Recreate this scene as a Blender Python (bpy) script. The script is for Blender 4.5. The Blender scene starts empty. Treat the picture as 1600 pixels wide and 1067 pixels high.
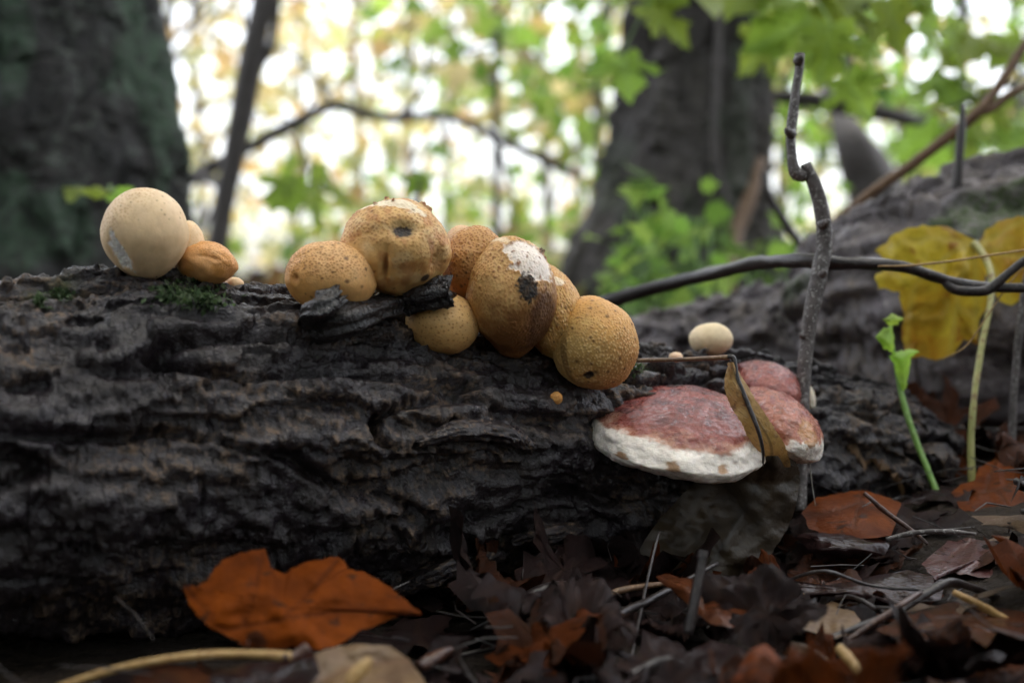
import bpy, bmesh, math, random
import numpy as np
from mathutils import Vector, Matrix, Quaternion
from mathutils.bvhtree import BVHTree
from mathutils.kdtree import KDTree

# ------------------------------------------------------------------ camera
scene = bpy.context.scene
COL = scene.collection
W0, H0, F = 1600.0, 1067.0, 2009.0          # photo size, focal length in photo pixels
CAM = Vector((0.0, 0.0, 0.12))
PITCH = math.atan((H0 / 2 - 470.0) / F)     # camera looks very slightly down
cd = bpy.data.cameras.new('camera'); cam = bpy.data.objects.new('camera', cd)
COL.objects.link(cam); scene.camera = cam
cam.location = CAM; cam.rotation_euler = (math.pi / 2 - PITCH, 0, 0)
cd.sensor_width = 22.3; cd.lens = 22.3 * F / W0
cd.clip_start = 0.02; cd.clip_end = 400
cd.dof.use_dof = True; cd.dof.focus_distance = 0.515; cd.dof.aperture_fstop = 4.0
cd.dof.aperture_blades = 0

# ------------------------------------------------------------------ sky, sun, exposure
world = bpy.data.worlds.new('World'); scene.world = world; world.use_nodes = True
wn = world.node_tree; wn.nodes.clear()
sky = wn.nodes.new('ShaderNodeTexSky'); sky.sky_type = 'NISHITA'; sky.sun_disc = False
SUN_EL, SUN_AZ = math.radians(80), math.radians(20)
sky.sun_elevation = SUN_EL; sky.sun_rotation = SUN_AZ; sky.dust_density = 4.0; sky.air_density = 1.0
hs = wn.nodes.new('ShaderNodeHueSaturation'); hs.inputs['Saturation'].default_value = 0.32
bg = wn.nodes.new('ShaderNodeBackground'); bg.inputs['Strength'].default_value = 0.15
wo = wn.nodes.new('ShaderNodeOutputWorld')
wn.links.new(sky.outputs[0], hs.inputs['Color']); wn.links.new(hs.outputs[0], bg.inputs['Color'])
wn.links.new(bg.outputs[0], wo.inputs['Surface'])
sl = bpy.data.lights.new('sun', 'SUN'); sl.energy = 0.75; sl.angle = math.radians(30); sl.color = (1.0, 0.96, 0.9)
sun = bpy.data.objects.new('sun', sl); COL.objects.link(sun)
sd = Vector((math.sin(SUN_AZ) * math.cos(SUN_EL), math.cos(SUN_AZ) * math.cos(SUN_EL), math.sin(SUN_EL)))
sun.rotation_euler = sd.to_track_quat('Z', 'Y').to_euler(); sun.location = sd * 30
scene.view_settings.view_transform = 'Standard'; scene.view_settings.look = 'None'
scene.view_settings.gamma = 1.0; scene.view_settings.use_curve_mapping = False
scene.view_settings.exposure = 2.15
scene.cycles.use_denoising = True
scene.cycles.max_bounces = 6; scene.cycles.transmission_bounces = 3; scene.cycles.diffuse_bounces = 3; scene.cycles.glossy_bounces = 2
scene.cycles.use_adaptive_sampling = True; scene.cycles.adaptive_threshold = 0.015
scene.cycles.caustics_reflective = False; scene.cycles.caustics_refractive = False
scene.cycles.sample_clamp_indirect = 6.0

# ------------------------------------------------------------------ helpers
rng = np.random.default_rng(7); random.seed(7)
FW = Vector((0, math.cos(PITCH), -math.sin(PITCH))); UP = Vector((0, math.sin(PITCH), math.cos(PITCH)))
def ray(x, y):
    return FW + Vector(((x - W0 / 2) / F, 0, 0)) + UP * ((H0 / 2 - y) / F)
def at(x, y, d):
    return CAM + ray(x, y) * d
def on_z(x, y, z=0.0):
    r = ray(x, y); return CAM + r * ((z - CAM.z) / r.z)

_perm = np.random.default_rng(3).permutation(4096).astype(np.int64)
_grad = np.random.default_rng(4).normal(size=(4096, 3)); _grad /= np.linalg.norm(_grad, axis=1)[:, None]
def perlin(x, y, z):
    x, y, z = np.broadcast_arrays(np.asarray(x, float), np.asarray(y, float), np.asarray(z, float))
    xi, yi, zi = np.floor(x).astype(np.int64), np.floor(y).astype(np.int64), np.floor(z).astype(np.int64)
    xf, yf, zf = x - xi, y - yi, z - zi
    u, v, w = [t * t * t * (t * (t * 6 - 15) + 10) for t in (xf, yf, zf)]
    out = 0
    for i in (0, 1):
        a = _perm[(xi + i) & 4095]
        for j in (0, 1):
            b = _perm[(a + yi + j) & 4095]
            for k in (0, 1):
                g = _grad[_perm[(b + zi + k) & 4095]]
                wt = (u if i else 1 - u) * (v if j else 1 - v) * (w if k else 1 - w)
                out = out + wt * (g[..., 0] * (xf - i) + g[..., 1] * (yf - j) + g[..., 2] * (zf - k))
    return out * 1.6
def fbm(x, y, z, o=3):
    s, a = 0, 1.0
    for i in range(o):
        s = s + a * perlin(x * 2 ** i + 17.3 * i, y * 2 ** i + 5.1 * i, z * 2 ** i); a *= 0.5
    return s
def sstep(a, b, x):
    t = np.clip((x - a) / (b - a), 0, 1); return t * t * (3 - 2 * t)

def link(o, parent=None):
    COL.objects.link(o)
    if parent is not None:
        o.parent = parent
    return o
def mesh_obj(name, verts, faces, mat, parent=None, smooth=True, attrs=None, cols=None):
    me = bpy.data.meshes.new(name)
    v = np.asarray(verts, dtype=np.float32); f = np.asarray(faces, dtype=np.int32)
    n = f.shape[1]
    me.vertices.add(len(v)); me.vertices.foreach_set('co', v.ravel())
    me.loops.add(f.size); me.loops.foreach_set('vertex_index', f.ravel())
    me.polygons.add(len(f)); me.polygons.foreach_set('loop_start', np.arange(0, f.size, n, dtype=np.int32))
    me.polygons.foreach_set('loop_total', np.full(len(f), n, dtype=np.int32))
    me.update(calc_edges=True)
    me.polygons.foreach_set('use_smooth', np.full(len(f), smooth))
    for k, a in (attrs or {}).items():
        at_ = me.attributes.new(k, 'FLOAT', 'POINT'); at_.data.foreach_set('value', np.asarray(a, dtype=np.float32).ravel())
    for k, a in (cols or {}).items():
        c = np.ones((len(v), 4), dtype=np.float32); c[:, :3] = a
        at_ = me.attributes.new(k, 'FLOAT_COLOR', 'POINT'); at_.data.foreach_set('color', c.ravel())
    if mat: me.materials.append(mat)
    me.validate()
    return link(bpy.data.objects.new(name, me), parent)
def grid_faces(nu, nv, wrap=True):
    i = np.arange(nu - 1)[:, None]; j = np.arange(nv if wrap else nv - 1)[None, :]
    j2 = (j + 1) % nv
    a, b, c, d = i * nv + j, i * nv + j2, (i + 1) * nv + j2, (i + 1) * nv + j
    return np.stack(np.broadcast_arrays(a, b, c, d), -1).reshape(-1, 4)
def empty(name, loc=(0, 0, 0)):
    o = bpy.data.objects.new(name, None); o.empty_display_size = 0.02; o.location = loc; return link(o)
def tag(o, label, cat, group=None):
    o['label'] = label; o['category'] = cat
    if group: o['group'] = group
    return o
def spline(pts, n):
    p = np.array([list(q) for q in pts], float); m = len(p)
    if m == 2:
        t = np.linspace(0, 1, n)[:, None]; return p[0] * (1 - t) + p[1] * t
    e = np.vstack([2 * p[0] - p[1], p, 2 * p[-1] - p[-2]])
    ts = np.linspace(0, m - 1 - 1e-6, n); k = ts.astype(int); f = (ts - k)[:, None]
    a, b, c, d = e[k], e[k + 1], e[k + 2], e[k + 3]
    return 0.5 * (2 * b + (c - a) * f + (2 * a - 5 * b + 4 * c - d) * f * f + (3 * b - a - 3 * c + d) * f ** 3)
def frames(c, ref=(0, 0, 1)):
    T = np.gradient(c, axis=0); T /= np.linalg.norm(T, axis=1)[:, None] + 1e-12
    r = np.array(ref, float)
    N = r - (T @ r)[:, None] * T; N /= np.linalg.norm(N, axis=1)[:, None] + 1e-9
    B = np.cross(T, N); return T, N, B
def tube(name, pts, radii, mat, parent=None, n=40, seg=10, rough=0.12, seed=0, freq=1.0, ref=None, flat=1.0, attr=None):
    c = spline(pts, n); R = np.interp(np.linspace(0, 1, n), np.linspace(0, 1, len(radii)), radii)
    if ref is None:
        dvec = c[-1] - c[0]; ref = (0, 0, 1) if abs(dvec[2]) < 0.7 * np.linalg.norm(dvec) else (1, 0.2, 0)
    T, N, B = frames(c, ref)
    th = np.linspace(0, 2 * np.pi, seg, endpoint=False)
    s = np.concatenate([[0], np.cumsum(np.linalg.norm(np.diff(c, axis=0), axis=1))])
    rm = max(radii); k = 0.35 / rm * freq
    nz = fbm(s[:, None] * k * 0.5 + seed * 7.7, np.cos(th)[None] * 0.9, np.sin(th)[None] * 0.9 + seed, 3)
    r = R[:, None] * (1 + rough * nz)
    P = c[:, None] + r[..., None] * (np.cos(th)[None, :, None] * N[:, None] + flat * np.sin(th)[None, :, None] * B[:, None])
    # close the ends with a collapsed ring
    P = np.concatenate([np.broadcast_to(c[0], (1, seg, 3)), P, np.broadcast_to(c[-1], (1, seg, 3))])
    return mesh_obj(name, P.reshape(-1, 3), grid_faces(n + 2, seg), mat, parent)

# ------------------------------------------------------------------ materials
def new_mat(name):
    m = bpy.data.materials.new(name); m.use_nodes = True; nt = m.node_tree; nt.nodes.clear()
    out = nt.nodes.new('ShaderNodeOutputMaterial'); return m, nt, out
def nd(nt, typ, **kw):
    n = nt.nodes.new(typ)
    for k, v in kw.items():
        if k in n.inputs: n.inputs[k].default_value = v
        else: setattr(n, k, v)
    return n
def noise(nt, scale, detail=3, vec=None, rough=0.55):
    n = nd(nt, 'ShaderNodeTexNoise', Scale=scale, Detail=detail, Roughness=rough)
    if vec: nt.links.new(vec, n.inputs['Vector'])
    return n.outputs['Fac']
def ramp(nt, fac, stops):
    r = nt.nodes.new('ShaderNodeValToRGB'); e = r.color_ramp.elements
    while len(e) < len(stops): e.new(0.5)
    for el, (p, c) in zip(e, stops):
        el.position = p; el.color = (*c, 1) if len(c) == 3 else c
    nt.links.new(fac, r.inputs[0]); return r.outputs[0]
def mix(nt, fac, a, b):
    m = nt.nodes.new('ShaderNodeMix'); m.data_type = 'RGBA'
    for s, v in ((m.inputs[0], fac), (m.inputs[6], a), (m.inputs[7], b)):
        if isinstance(v, (tuple, list)): s.default_value = (*v, 1)
        elif isinstance(v, (int, float)): s.default_value = v
        else: nt.links.new(v, s)
    return m.outputs[2]
def math_(nt, op, a, b=0.0, clamp=False):
    m = nt.nodes.new('ShaderNodeMath'); m.operation = op; m.use_clamp = clamp
    for s, v in zip(m.inputs, (a, b)):
        if isinstance(v, (int, float)): s.default_value = v
        else: nt.links.new(v, s)
    return m.outputs[0]
def attr(nt, name, out='Fac'):
    a = nt.nodes.new('ShaderNodeAttribute'); a.attribute_name = name; return a.outputs[out]
def bump(nt, h, dist, strength=1.0):
    b = nd(nt, 'ShaderNodeBump', Distance=dist, Strength=strength); nt.links.new(h, b.inputs['Height']); return b.outputs[0]
def objco(nt):
    return nt.nodes.new('ShaderNodeTexCoord').outputs['Object']
def principled(nt, out, col, rough=0.5, nrm=None, spec=0.5, **kw):
    p = nt.nodes.new('ShaderNodeBsdfPrincipled')
    for k, v in (('Base Color', col), ('Roughness', rough)):
        if isinstance(v, (tuple, list)): p.inputs[k].default_value = (*v, 1)
        elif isinstance(v, (int, float)): p.inputs[k].default_value = v
        else: nt.links.new(v, p.inputs[k])
    p.inputs['Specular IOR Level'].default_value = spec
    for k, v in kw.items(): p.inputs[k].default_value = v
    if nrm: nt.links.new(nrm, p.inputs['Normal'])
    if out: nt.links.new(p.outputs[0], out.inputs['Surface'])
    return p

def bark_mat(name, d1, d2, tan, moss=(0.05, 0.075, 0.03), scale=1.0, r0=0.28, r1=0.62, bd=0.0006, spec=0.5, fleck=(0.085, 0.072, 0.076)):
    m, nt, out = new_mat(name); co = objco(nt)
    n1 = noise(nt, 70 * scale, 4, co); n2 = noise(nt, 420 * scale, 3, co); n3 = noise(nt, 900 * scale, 2, co)
    c = mix(nt, ramp(nt, n1, [(0.38, (0, 0, 0)), (0.62, (1, 1, 1))]), d1, d2)
    c = mix(nt, ramp(nt, n2, [(0.35, (0, 0, 0)), (0.7, (0.6, 0.6, 0.6))]), c, tuple(0.45 * x for x in d1))
    c = mix(nt, ramp(nt, noise(nt, 230 * scale, 5, co, 0.7), [(0.54, (0, 0, 0)), (0.66, (0.85, 0.85, 0.85))]), c, fleck)
    e = math_(nt, 'MULTIPLY', attr(nt, 'edge'), ramp(nt, n2, [(0.42, (0, 0, 0)), (0.58, (1, 1, 1))]), True)
    c = mix(nt, e, c, tan)
    mo = math_(nt, 'MULTIPLY', attr(nt, 'moss'), ramp(nt, n2, [(0.35, (0.2, 0.2, 0.2)), (0.6, (1, 1, 1))]), True)
    c = mix(nt, mo, c, moss)
    ro = ramp(nt, n1, [(0.35, (r0,) * 3), (0.65, (r1,) * 3)])
    ro = mix(nt, e, ro, (0.8, 0.8, 0.8)); ro = mix(nt, mo, ro, (0.9, 0.9, 0.9))
    h = math_(nt, 'ADD', n2, math_(nt, 'MULTIPLY', n3, 0.6))
    principled(nt, out, c, ro, bump(nt, h, bd, 0.8), spec)
    return m
M_log = bark_mat('wet_bark', (0.024, 0.019, 0.023), (0.016, 0.011, 0.010), (0.15, 0.10, 0.066), (0.03, 0.06, 0.015), r0=0.22, r1=0.50, bd=0.0012, spec=.38, fleck=(.055, .046, .050))
M_log2 = bark_mat('far_log_bark', (0.12, 0.10, 0.11), (0.075, 0.060, 0.058), (0.19, 0.15, 0.12), (0.05, 0.085, 0.02), 0.7, 0.22, 0.5, 0.0016, fleck=(.22, .19, .20))
M_trunk = bark_mat('trunk_bark', (0.050, 0.044, 0.040), (0.072, 0.064, 0.058), (0.11, 0.10, 0.085), (0.05, 0.075, 0.045), 0.25, 0.6, 0.9, 0.003, 0.3)
M_mossy = bark_mat('mossy_trunk_bark', (0.022, 0.021, 0.021), (0.034, 0.031, 0.030), (0.10, 0.11, 0.095), (0.060, 0.092, 0.062), 0.25, 0.6, 0.9, 0.004, 0.3, fleck=(.075, .082, .075))
M_strip = bark_mat('black_wet_bark', (0.016, 0.014, 0.016), (0.024, 0.020, 0.019), (0.07, 0.055, 0.04), r0=0.2, r1=0.45, bd=.0014, fleck=(.05, .045, .05))

def twig_mat(name, c1, c2, spots, scale=260, rough=0.55):
    m, nt, out = new_mat(name); co = objco(nt)
    n1 = noise(nt, scale, 4, co); n2 = noise(nt, scale * 2.6, 2, co)
    c = mix(nt, ramp(nt, n1, [(0.4, (0, 0, 0)), (0.6, (1, 1, 1))]), c1, c2)
    c = mix(nt, ramp(nt, n2, [(0.56, (0, 0, 0)), (0.66, (1, 1, 1))]), c, spots)
    principled(nt, out, c, rough, bump(nt, n2, 0.0004, 0.7)); return m
M_twig_grey = twig_mat('grey_twig', (0.10, 0.085, 0.082), (0.05, 0.040, 0.038), (0.26, 0.25, 0.24))
M_twig_dark = twig_mat('dark_twig', (0.018, 0.014, 0.014), (0.030, 0.022, 0.021), (0.06, 0.05, 0.047), rough=0.36)
M_twig_brown = twig_mat('brown_twig', (0.16, 0.085, 0.04), (0.11, 0.06, 0.032), (0.24, 0.15, 0.08), rough=0.45)
M_twig_red = twig_mat('reddish_twig', (0.060, 0.022, 0.012), (0.035, 0.015, 0.012), (0.10, 0.05, 0.03), rough=0.35)
M_straw = twig_mat('straw', (0.36, 0.22, 0.075), (0.28, 0.16, 0.05), (0.42, 0.29, 0.13), rough=0.5)
M_branch = twig_mat('branch_bark', (0.045, 0.038, 0.036), (0.065, 0.055, 0.05), (0.10, 0.09, 0.085), 60, 0.7)
M_haze_bark = twig_mat('haze_bark', (0.15, 0.13, 0.115), (0.11, 0.095, 0.085), (0.18, 0.165, 0.15), 30, 0.8)  # lightened bark: haze put into the colour of the clearing's distant trunks
M_stalk = twig_mat('pale_leaf_stalk', (0.36, 0.33, 0.12), (0.28, 0.28, 0.09), (0.20, 0.13, 0.05), 120, 0.4)
M_green_stem = twig_mat('green_stem', (0.16, 0.30, 0.06), (0.20, 0.36, 0.08), (0.24, 0.38, 0.12), 120, 0.35)
M_thread = twig_mat('pale_fibre', (0.5, 0.48, 0.42), (0.42, 0.40, 0.35), (0.5, 0.5, 0.45), 200, 0.5)

def leaf_mat(name, c1, c2, vein, rough=0.4, trans=0.25, scale=70, spec=0.5, var=0.25, hue=0.0, spots=None, bd=0.0007):
    m, nt, out = new_mat(name); co = objco(nt)
    inf = nt.nodes.new('ShaderNodeObjectInfo').outputs['Random']
    add = nt.nodes.new('ShaderNodeVectorMath'); add.operation = 'ADD'
    cmb = nt.nodes.new('ShaderNodeCombineXYZ'); nt.links.new(math_(nt, 'MULTIPLY', inf, 9.0), cmb.inputs[2])
    nt.links.new(co, add.inputs[0]); nt.links.new(cmb.outputs[0], add.inputs[1]); v = add.outputs[0]
    n1 = noise(nt, scale, 4, v); n2 = noise(nt, scale * 6, 3, v)
    c = mix(nt, ramp(nt, n1, [(0.36, (0, 0, 0)), (0.64, (1, 1, 1))]), c1, c2)
    c = mix(nt, ramp(nt, n2, [(0.3, (0.5, 0.5, 0.5)), (0.7, (0, 0, 0))]), c, tuple(0.6 * x for x in c1))
    if spots: c = mix(nt, ramp(nt, noise(nt, scale * 2.2, 2, v), [(0.60, (0, 0, 0)), (0.68, (1, 1, 1))]), c, spots)
    c = mix(nt, math_(nt, 'MULTIPLY', attr(nt, 'vein'), 0.75), c, vein)
    h = nd(nt, 'ShaderNodeHueSaturation'); nt.links.new(c, h.inputs['Color'])
    nt.links.new(math_(nt, 'ADD', math_(nt, 'MULTIPLY', inf, 2 * var), 1 - var), h.inputs['Value'])
    if hue: nt.links.new(math_(nt, 'ADD', math_(nt, 'MULTIPLY', inf, 2 * hue), 0.5 - hue), h.inputs['Hue'])
    c = h.outputs[0]
    ro = ramp(nt, n1, [(0.3, (rough * 0.7,) * 3), (0.7, (min(1, rough * 1.4),) * 3)])
    hh = math_(nt, 'ADD', n2, math_(nt, 'MULTIPLY', attr(nt, 'vein'), -0.5))
    p = principled(nt, None, c, ro, bump(nt, hh, bd, 0.8), spec)
    t = nt.nodes.new('ShaderNodeBsdfTranslucent'); nt.links.new(c, t.inputs['Color'])
    ms = nt.nodes.new('ShaderNodeMixShader'); ms.inputs[0].default_value = trans
    nt.links.new(p.outputs[0], ms.inputs[1]); nt.links.new(t.outputs[0], ms.inputs[2]); nt.links.new(ms.outputs[0], out.inputs['Surface'])
    return m
M_lf_orange = leaf_mat('orange_leaf', (0.20, 0.043, 0.003), (0.085, 0.020, 0.005), (0.05, 0.012, 0.004), 0.6, 0.25, 60, spec=0.04, var=0.08, spots=(0.055, 0.018, 0.008))
M_lf_rust = leaf_mat('rust_leaf', (0.17, 0.040, 0.006), (0.085, 0.020, 0.006), (0.06, 0.02, 0.008), 0.42, 0.25, 70, var=0.2, spec=.08, spots=(0.045, 0.016, 0.008))
M_lf_dark = leaf_mat('dark_wet_leaf', (0.014, 0.007, 0.007), (0.024, 0.011, 0.010), (0.04, 0.02, 0.014), 0.16, 0.03, 70, var=0.4, spec=0.16, bd=.0006)
M_lf_brown = leaf_mat('brown_wet_leaf', (0.085, 0.026, 0.010), (0.036, 0.012, 0.007), (0.06, 0.026, 0.014), 0.18, 0.1, 70, var=0.35, spec=0.16, bd=.0006)
M_lf_tan = leaf_mat('tan_leaf', (0.20, 0.12, 0.055), (0.13, 0.07, 0.036), (0.16, 0.08, 0.04), 0.5, 0.2, 70, var=0.2)
M_lf_yellow = leaf_mat('yellow_leaf', (0.60, 0.47, 0.045), (0.42, 0.21, 0.02), (0.46, 0.36, 0.06), 0.4, 0.45, 28, var=0.05, spots=(0.30, 0.13, 0.02), spec=.2)
M_lf_green = leaf_mat('green_leaf', (0.34, 0.52, 0.07), (0.44, 0.58, 0.08), (0.36, 0.52, 0.14), 0.4, 0.6, 20, var=0.25, hue=0.02)
M_lf_hang = leaf_mat('withered_brown_leaf', (0.060, 0.040, 0.022), (0.032, 0.022, 0.014), (0.018, 0.012, 0.008), 0.5, 0.08, 60, var=0.02)
M_lf_fold = leaf_mat('folded_tan_leaf', (0.42, 0.26, 0.085), (0.34, 0.17, 0.06), (0.03, 0.02, 0.014), 0.45, 0.2, 110, var=0.02, spots=(0.18, 0.08, 0.03))

def crown_mat(name, trans=0.5):
    m, nt, out = new_mat(name); c = attr(nt, 'Col', 'Color')
    p = principled(nt, None, c, 0.6, None, 0.3)
    t = nt.nodes.new('ShaderNodeBsdfTranslucent'); nt.links.new(c, t.inputs['Color'])
    ms = nt.nodes.new('ShaderNodeMixShader'); ms.inputs[0].default_value = trans
    nt.links.new(p.outputs[0], ms.inputs[1]); nt.links.new(t.outputs[0], ms.inputs[2]); nt.links.new(ms.outputs[0], out.inputs['Surface'])
    return m
M_crown = crown_mat('autumn_foliage', 0.55)

def ground_mat():
    m, nt, out = new_mat('forest_soil'); co = objco(nt)
    n1 = noise(nt, 9, 5, co); n2 = noise(nt, 160, 4, co)
    c = ramp(nt, n1, [(0.3, (0.012, 0.009, 0.007)), (0.55, (0.022, 0.015, 0.010)), (0.75, (0.04, 0.027, 0.016))])
    c = mix(nt, ramp(nt, n2, [(0.4, (0.7, 0.7, 0.7)), (0.6, (0, 0, 0))]), c, (0.015, 0.011, 0.009))
    principled(nt, out, c, 0.8, bump(nt, n2, 0.006, 0.9), 0.15); return m
M_ground = ground_mat()

def fungus_mat(name, rough=0.5, bd=0.0002, sc=1500, sss=0.15, spec=0.4, coat=0.0, sparkle=False):
    m, nt, out = new_mat(name); co = objco(nt)
    n = noise(nt, sc, 3, co); c = attr(nt, 'Col', 'Color')
    c = mix(nt, ramp(nt, noise(nt, sc * 0.3, 3, co), [(0.3, (0.22,) * 3), (0.6, (0, 0, 0))]), c, (0.30, 0.16, 0.06)) if not sparkle else c
    p = principled(nt, out, c, rough, bump(nt, n, bd, 0.8), spec, **{'Coat Weight': coat, 'Coat Roughness': 0.12})
    p.inputs['Subsurface Weight'].default_value = sss; p.inputs['Subsurface Radius'].default_value = (0.004, 0.0022, 0.001)
    p.inputs['Subsurface Scale'].default_value = 1.0
    if sparkle: nt.links.new(ramp(nt, noise(nt, sc * 0.5, 2, co), [(0.42, (0.18,) * 3), (0.6, (0.62,) * 3)]), p.inputs['Roughness'])
    return m
M_puff = fungus_mat('puffball_skin', 0.55)
M_puff_pale = fungus_mat('pale_puffball_skin', 0.6, 0.0001, 900)
M_bracket = fungus_mat('bracket_flesh', 0.4, 0.00025, 1300, 0.12, 0.5, 0.0, True)

# ------------------------------------------------------------------ ground
def ground_z(x, y):
    x = np.asarray(x, float); y = np.asarray(y, float)
    z = 0.14 * sstep(0.95, 2.4, y) + 0.10 * sstep(2.4, 12, y)
    z = z + 0.030 * sstep(0.10, 0.24, x) * sstep(0.30, 0.5, y) * (1 - sstep(1.2, 2.2, y))
    z = z + 0.006 * perlin(x * 14, y * 14, 0.3) + 0.0025 * perlin(x * 60, y * 60, 4.3)
    z = z + 0.12 * perlin(x * 0.35, y * 0.35, 7.7) * sstep(3, 8, np.hypot(x, y))
    return z - 0.004
def axis(n, lim, near):
    t = np.linspace(-1, 1, n); return np.sign(t) * (near * np.abs(t) + (lim - near) * np.abs(t) ** 7)
gx = axis(281, 90, 1.4); gy = axis(281, 90, 1.4) + 0.5
GX, GY = np.meshgrid(gx, gy, indexing='ij')
GP = np.stack([GX, GY, ground_z(GX, GY)], -1)
ground = mesh_obj('ground', GP.reshape(-1, 3), grid_faces(281, 281, False)[:, ::-1], M_ground)
ground.data.flip_normals() if ground.data.polygons[0].normal.z < 0 else None
ground['kind'] = 'structure'

# ------------------------------------------------------------------ logs and trunks
def bark_tube(name, pts, radii, mat, nu, nv, ref, parent=None, amp=1.0, su=1.0, sv=1.0, dense=None, seed=0.0,
              moss_fn=None, extra=None, droop=0.5, levels=3.2, fiss_amp=1.0, rend=None):
    """generalised cylinder with bark built as overlapping terraces, fissures and flakes"""
    c = spline(pts, nu); R = spline([(r, 0, 0) for r in radii], nu)[:, 0]
    T, N, B = frames(c, ref)
    if dense is None:
        th = np.linspace(0, 2 * np.pi, nv, endpoint=False)
    else:                                   # more columns on one side
        a0, a1, frac = dense
        k = int(nv * frac)
        th = np.concatenate([np.linspace(a0, a1, k, endpoint=False), np.linspace(a1, a0 + 2 * np.pi, nv - k, endpoint=False)])
    s = np.concatenate([[0], np.cumsum(np.linalg.norm(np.diff(c, axis=0), axis=1))])
    S = np.broadcast_to(s[:, None], (nu, nv)) + seed
    A = R[:, None] * np.cos(th); C = R[:, None] * np.sin(th)
    wx = 0.0055 * perlin(S * 22 * su, A * 30 * sv, C * 30 * sv) / sv
    wy = 0.0055 * perlin(S * 26 * su + 9, A * 34 * sv, C * 34 * sv + 3) / sv
    A2, C2 = A + wx, C + wy
    base = 0.005 * perlin(S * 9 * su, A * 16 * sv, C * 16 * sv)
    n1 = 0.70 * perlin(S * 12 * su, A2 * 70 * sv, C2 * 70 * sv) + 0.30 * perlin(S * 55 * su, A2 * 120 * sv, C2 * 120 * sv + 5) + 0.10 * perlin(S * 190 * su, A2 * 260 * sv, C2 * 260 * sv + 8)
    t1 = n1 * levels; fr = t1 - np.floor(t1)
    terr = (np.floor(t1) + sstep(0.0, 0.16, fr)) / levels
    edge = np.exp(-((fr - 0.20) / 0.12) ** 2)
    n2 = perlin(S * 48 * su + 30, A2 * 170 * sv, C2 * 170 * sv); t2 = n2 * 2.5; f2 = t2 - np.floor(t2)
    terr2 = (np.floor(t2) + sstep(0.0, 0.4, f2)) / 2.5
    fs = np.abs(perlin(S * 8 * su + 50, A2 * 46 * sv, C2 * 46 * sv + 11))
    fiss = np.exp(-(fs / 0.055) ** 2) * sstep(-0.25, 0.15, perlin(S * 11 * su, A * 20 * sv, C * 20 * sv + 40))
    n3 = perlin(S * 120 * su + 3, A2 * 330 * sv, C2 * 330 * sv); t3 = n3 * 2.2; f3 = t3 - np.floor(t3); terr3 = (np.floor(t3) + sstep(0.0, 0.3, f3)) / 2.2
    edge = np.maximum(edge, 0.6 * np.exp(-((f3 - 0.3) / 0.12) ** 2))
    cr = np.exp(-(perlin(S * 60 * su + 70, A2 * 38 * sv, C2 * 38 * sv + 21) / 0.06) ** 2) * sstep(0.05, 0.3, perlin(S * 25 * su, A * 40 * sv, C * 40 * sv + 60))
    fine = 0.0006 * perlin(S * 230, A * 380, C * 380) + 0.00045 * perlin(S * 560, A * 720, C * 720)
    h = amp * (base + 0.0105 * terr + 0.0030 * terr2 + 0.0014 * terr3 - 0.0024 * cr - 0.0100 * fiss * fiss_amp) + fine
    if extra is not None: h = h + extra(s, th)
    lift = amp * (0.0085 * terr) * droop
    Rr = R[:, None] + h
    Th = th[None] + (lift / R[:, None])      # lips hang over their lower edge
    P = c[:, None] + Rr[..., None] * (np.cos(Th)[..., None] * N[:, None] + np.sin(Th)[..., None] * B[:, None])
    P = np.concatenate([np.broadcast_to(c[0], (1, nv, 3)), P, np.broadcast_to(c[-1], (1, nv, 3))])
    moss = np.zeros((nu, nv)) if moss_fn is None else moss_fn(P[1:-1], S, A, C)
    edge = edge * sstep(0.0, 0.35, perlin(S * 20 * su, A * 40 * sv, C * 40 * sv + 80) + 0.08)
    pad = lambda a: np.concatenate([a[:1], a, a[-1:]])
    return mesh_obj(name, P.reshape(-1, 3), grid_faces(nu + 2, nv), mat, parent, attrs={'edge': pad(edge), 'moss': pad(moss)})

LOG_AX = [(-0.36, 0.375, 0.066, 0.070), (-0.272, 0.425, 0.066, 0.069), (-0.19, 0.475, 0.0610, 0.0645), (-0.125, 0.508, 0.0590, 0.0630), (-0.054, 0.545, 0.0575, 0.0605),
          (0.0607, 0.61, 0.046, 0.050), (0.1445, 0.66, 0.040, 0.044), (0.20, 0.69, 0.034, 0.036), (0.225, 0.705, 0.030, 0.020)]
def log_moss(P, S, A, C):
    m = np.zeros(P.shape[:2])
    for (px, py, d, r) in ((285, 462, 0.50, 0.010), (95, 464, 0.47, 0.006), (60, 470, 0.46, 0.004), (985, 582, 0.57, 0.006), (1010, 588, .575, .004)):
        q = np.array(at(px, py, d)); m += np.exp(-(((P - q) ** 2).sum(-1)) / r ** 2)
    return np.clip(m, 0, 1)
# circumference angle 0 is up, pi/2 faces away or towards the camera depending on the frame
log_root = empty('fallen_log', (-0.05, 0.55, 0.0)); bpy.context.view_layer.update()
def adopt(o, root):
    o.parent = root; o.matrix_parent_inverse = Matrix.Translation(-root.location)
    return o
log = bark_tube('bark', [a[:3] for a in LOG_AX], [a[3] for a in LOG_AX], M_log, 1300, 520, (0, 0, 1),
                dense=(-2.75, 0.65, 0.78), seed=0.7, moss_fn=log_moss)
adopt(log, log_root)
tag(log_root, 'dark wet fallen log with flaking ridged bark, carrying the puffballs and bracket fungi', 'log')
_me = log.data
_n = len(_me.vertices); _co = np.empty(_n * 3, np.float32); _me.vertices.foreach_get('co', _co)
LOGV = _co.reshape(-1, 3)
BVH = BVHTree.FromPolygons([Vector(v) for v in LOGV.tolist()], [p.vertices[:] for p in _me.polygons])
def hit(x, y):
    r = ray(x, y); ln = r.length
    loc, nrm, i, dist = BVH.ray_cast(CAM, r.normalized())
    return (loc, nrm, dist / ln) if loc else (None, None, None)
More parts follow.
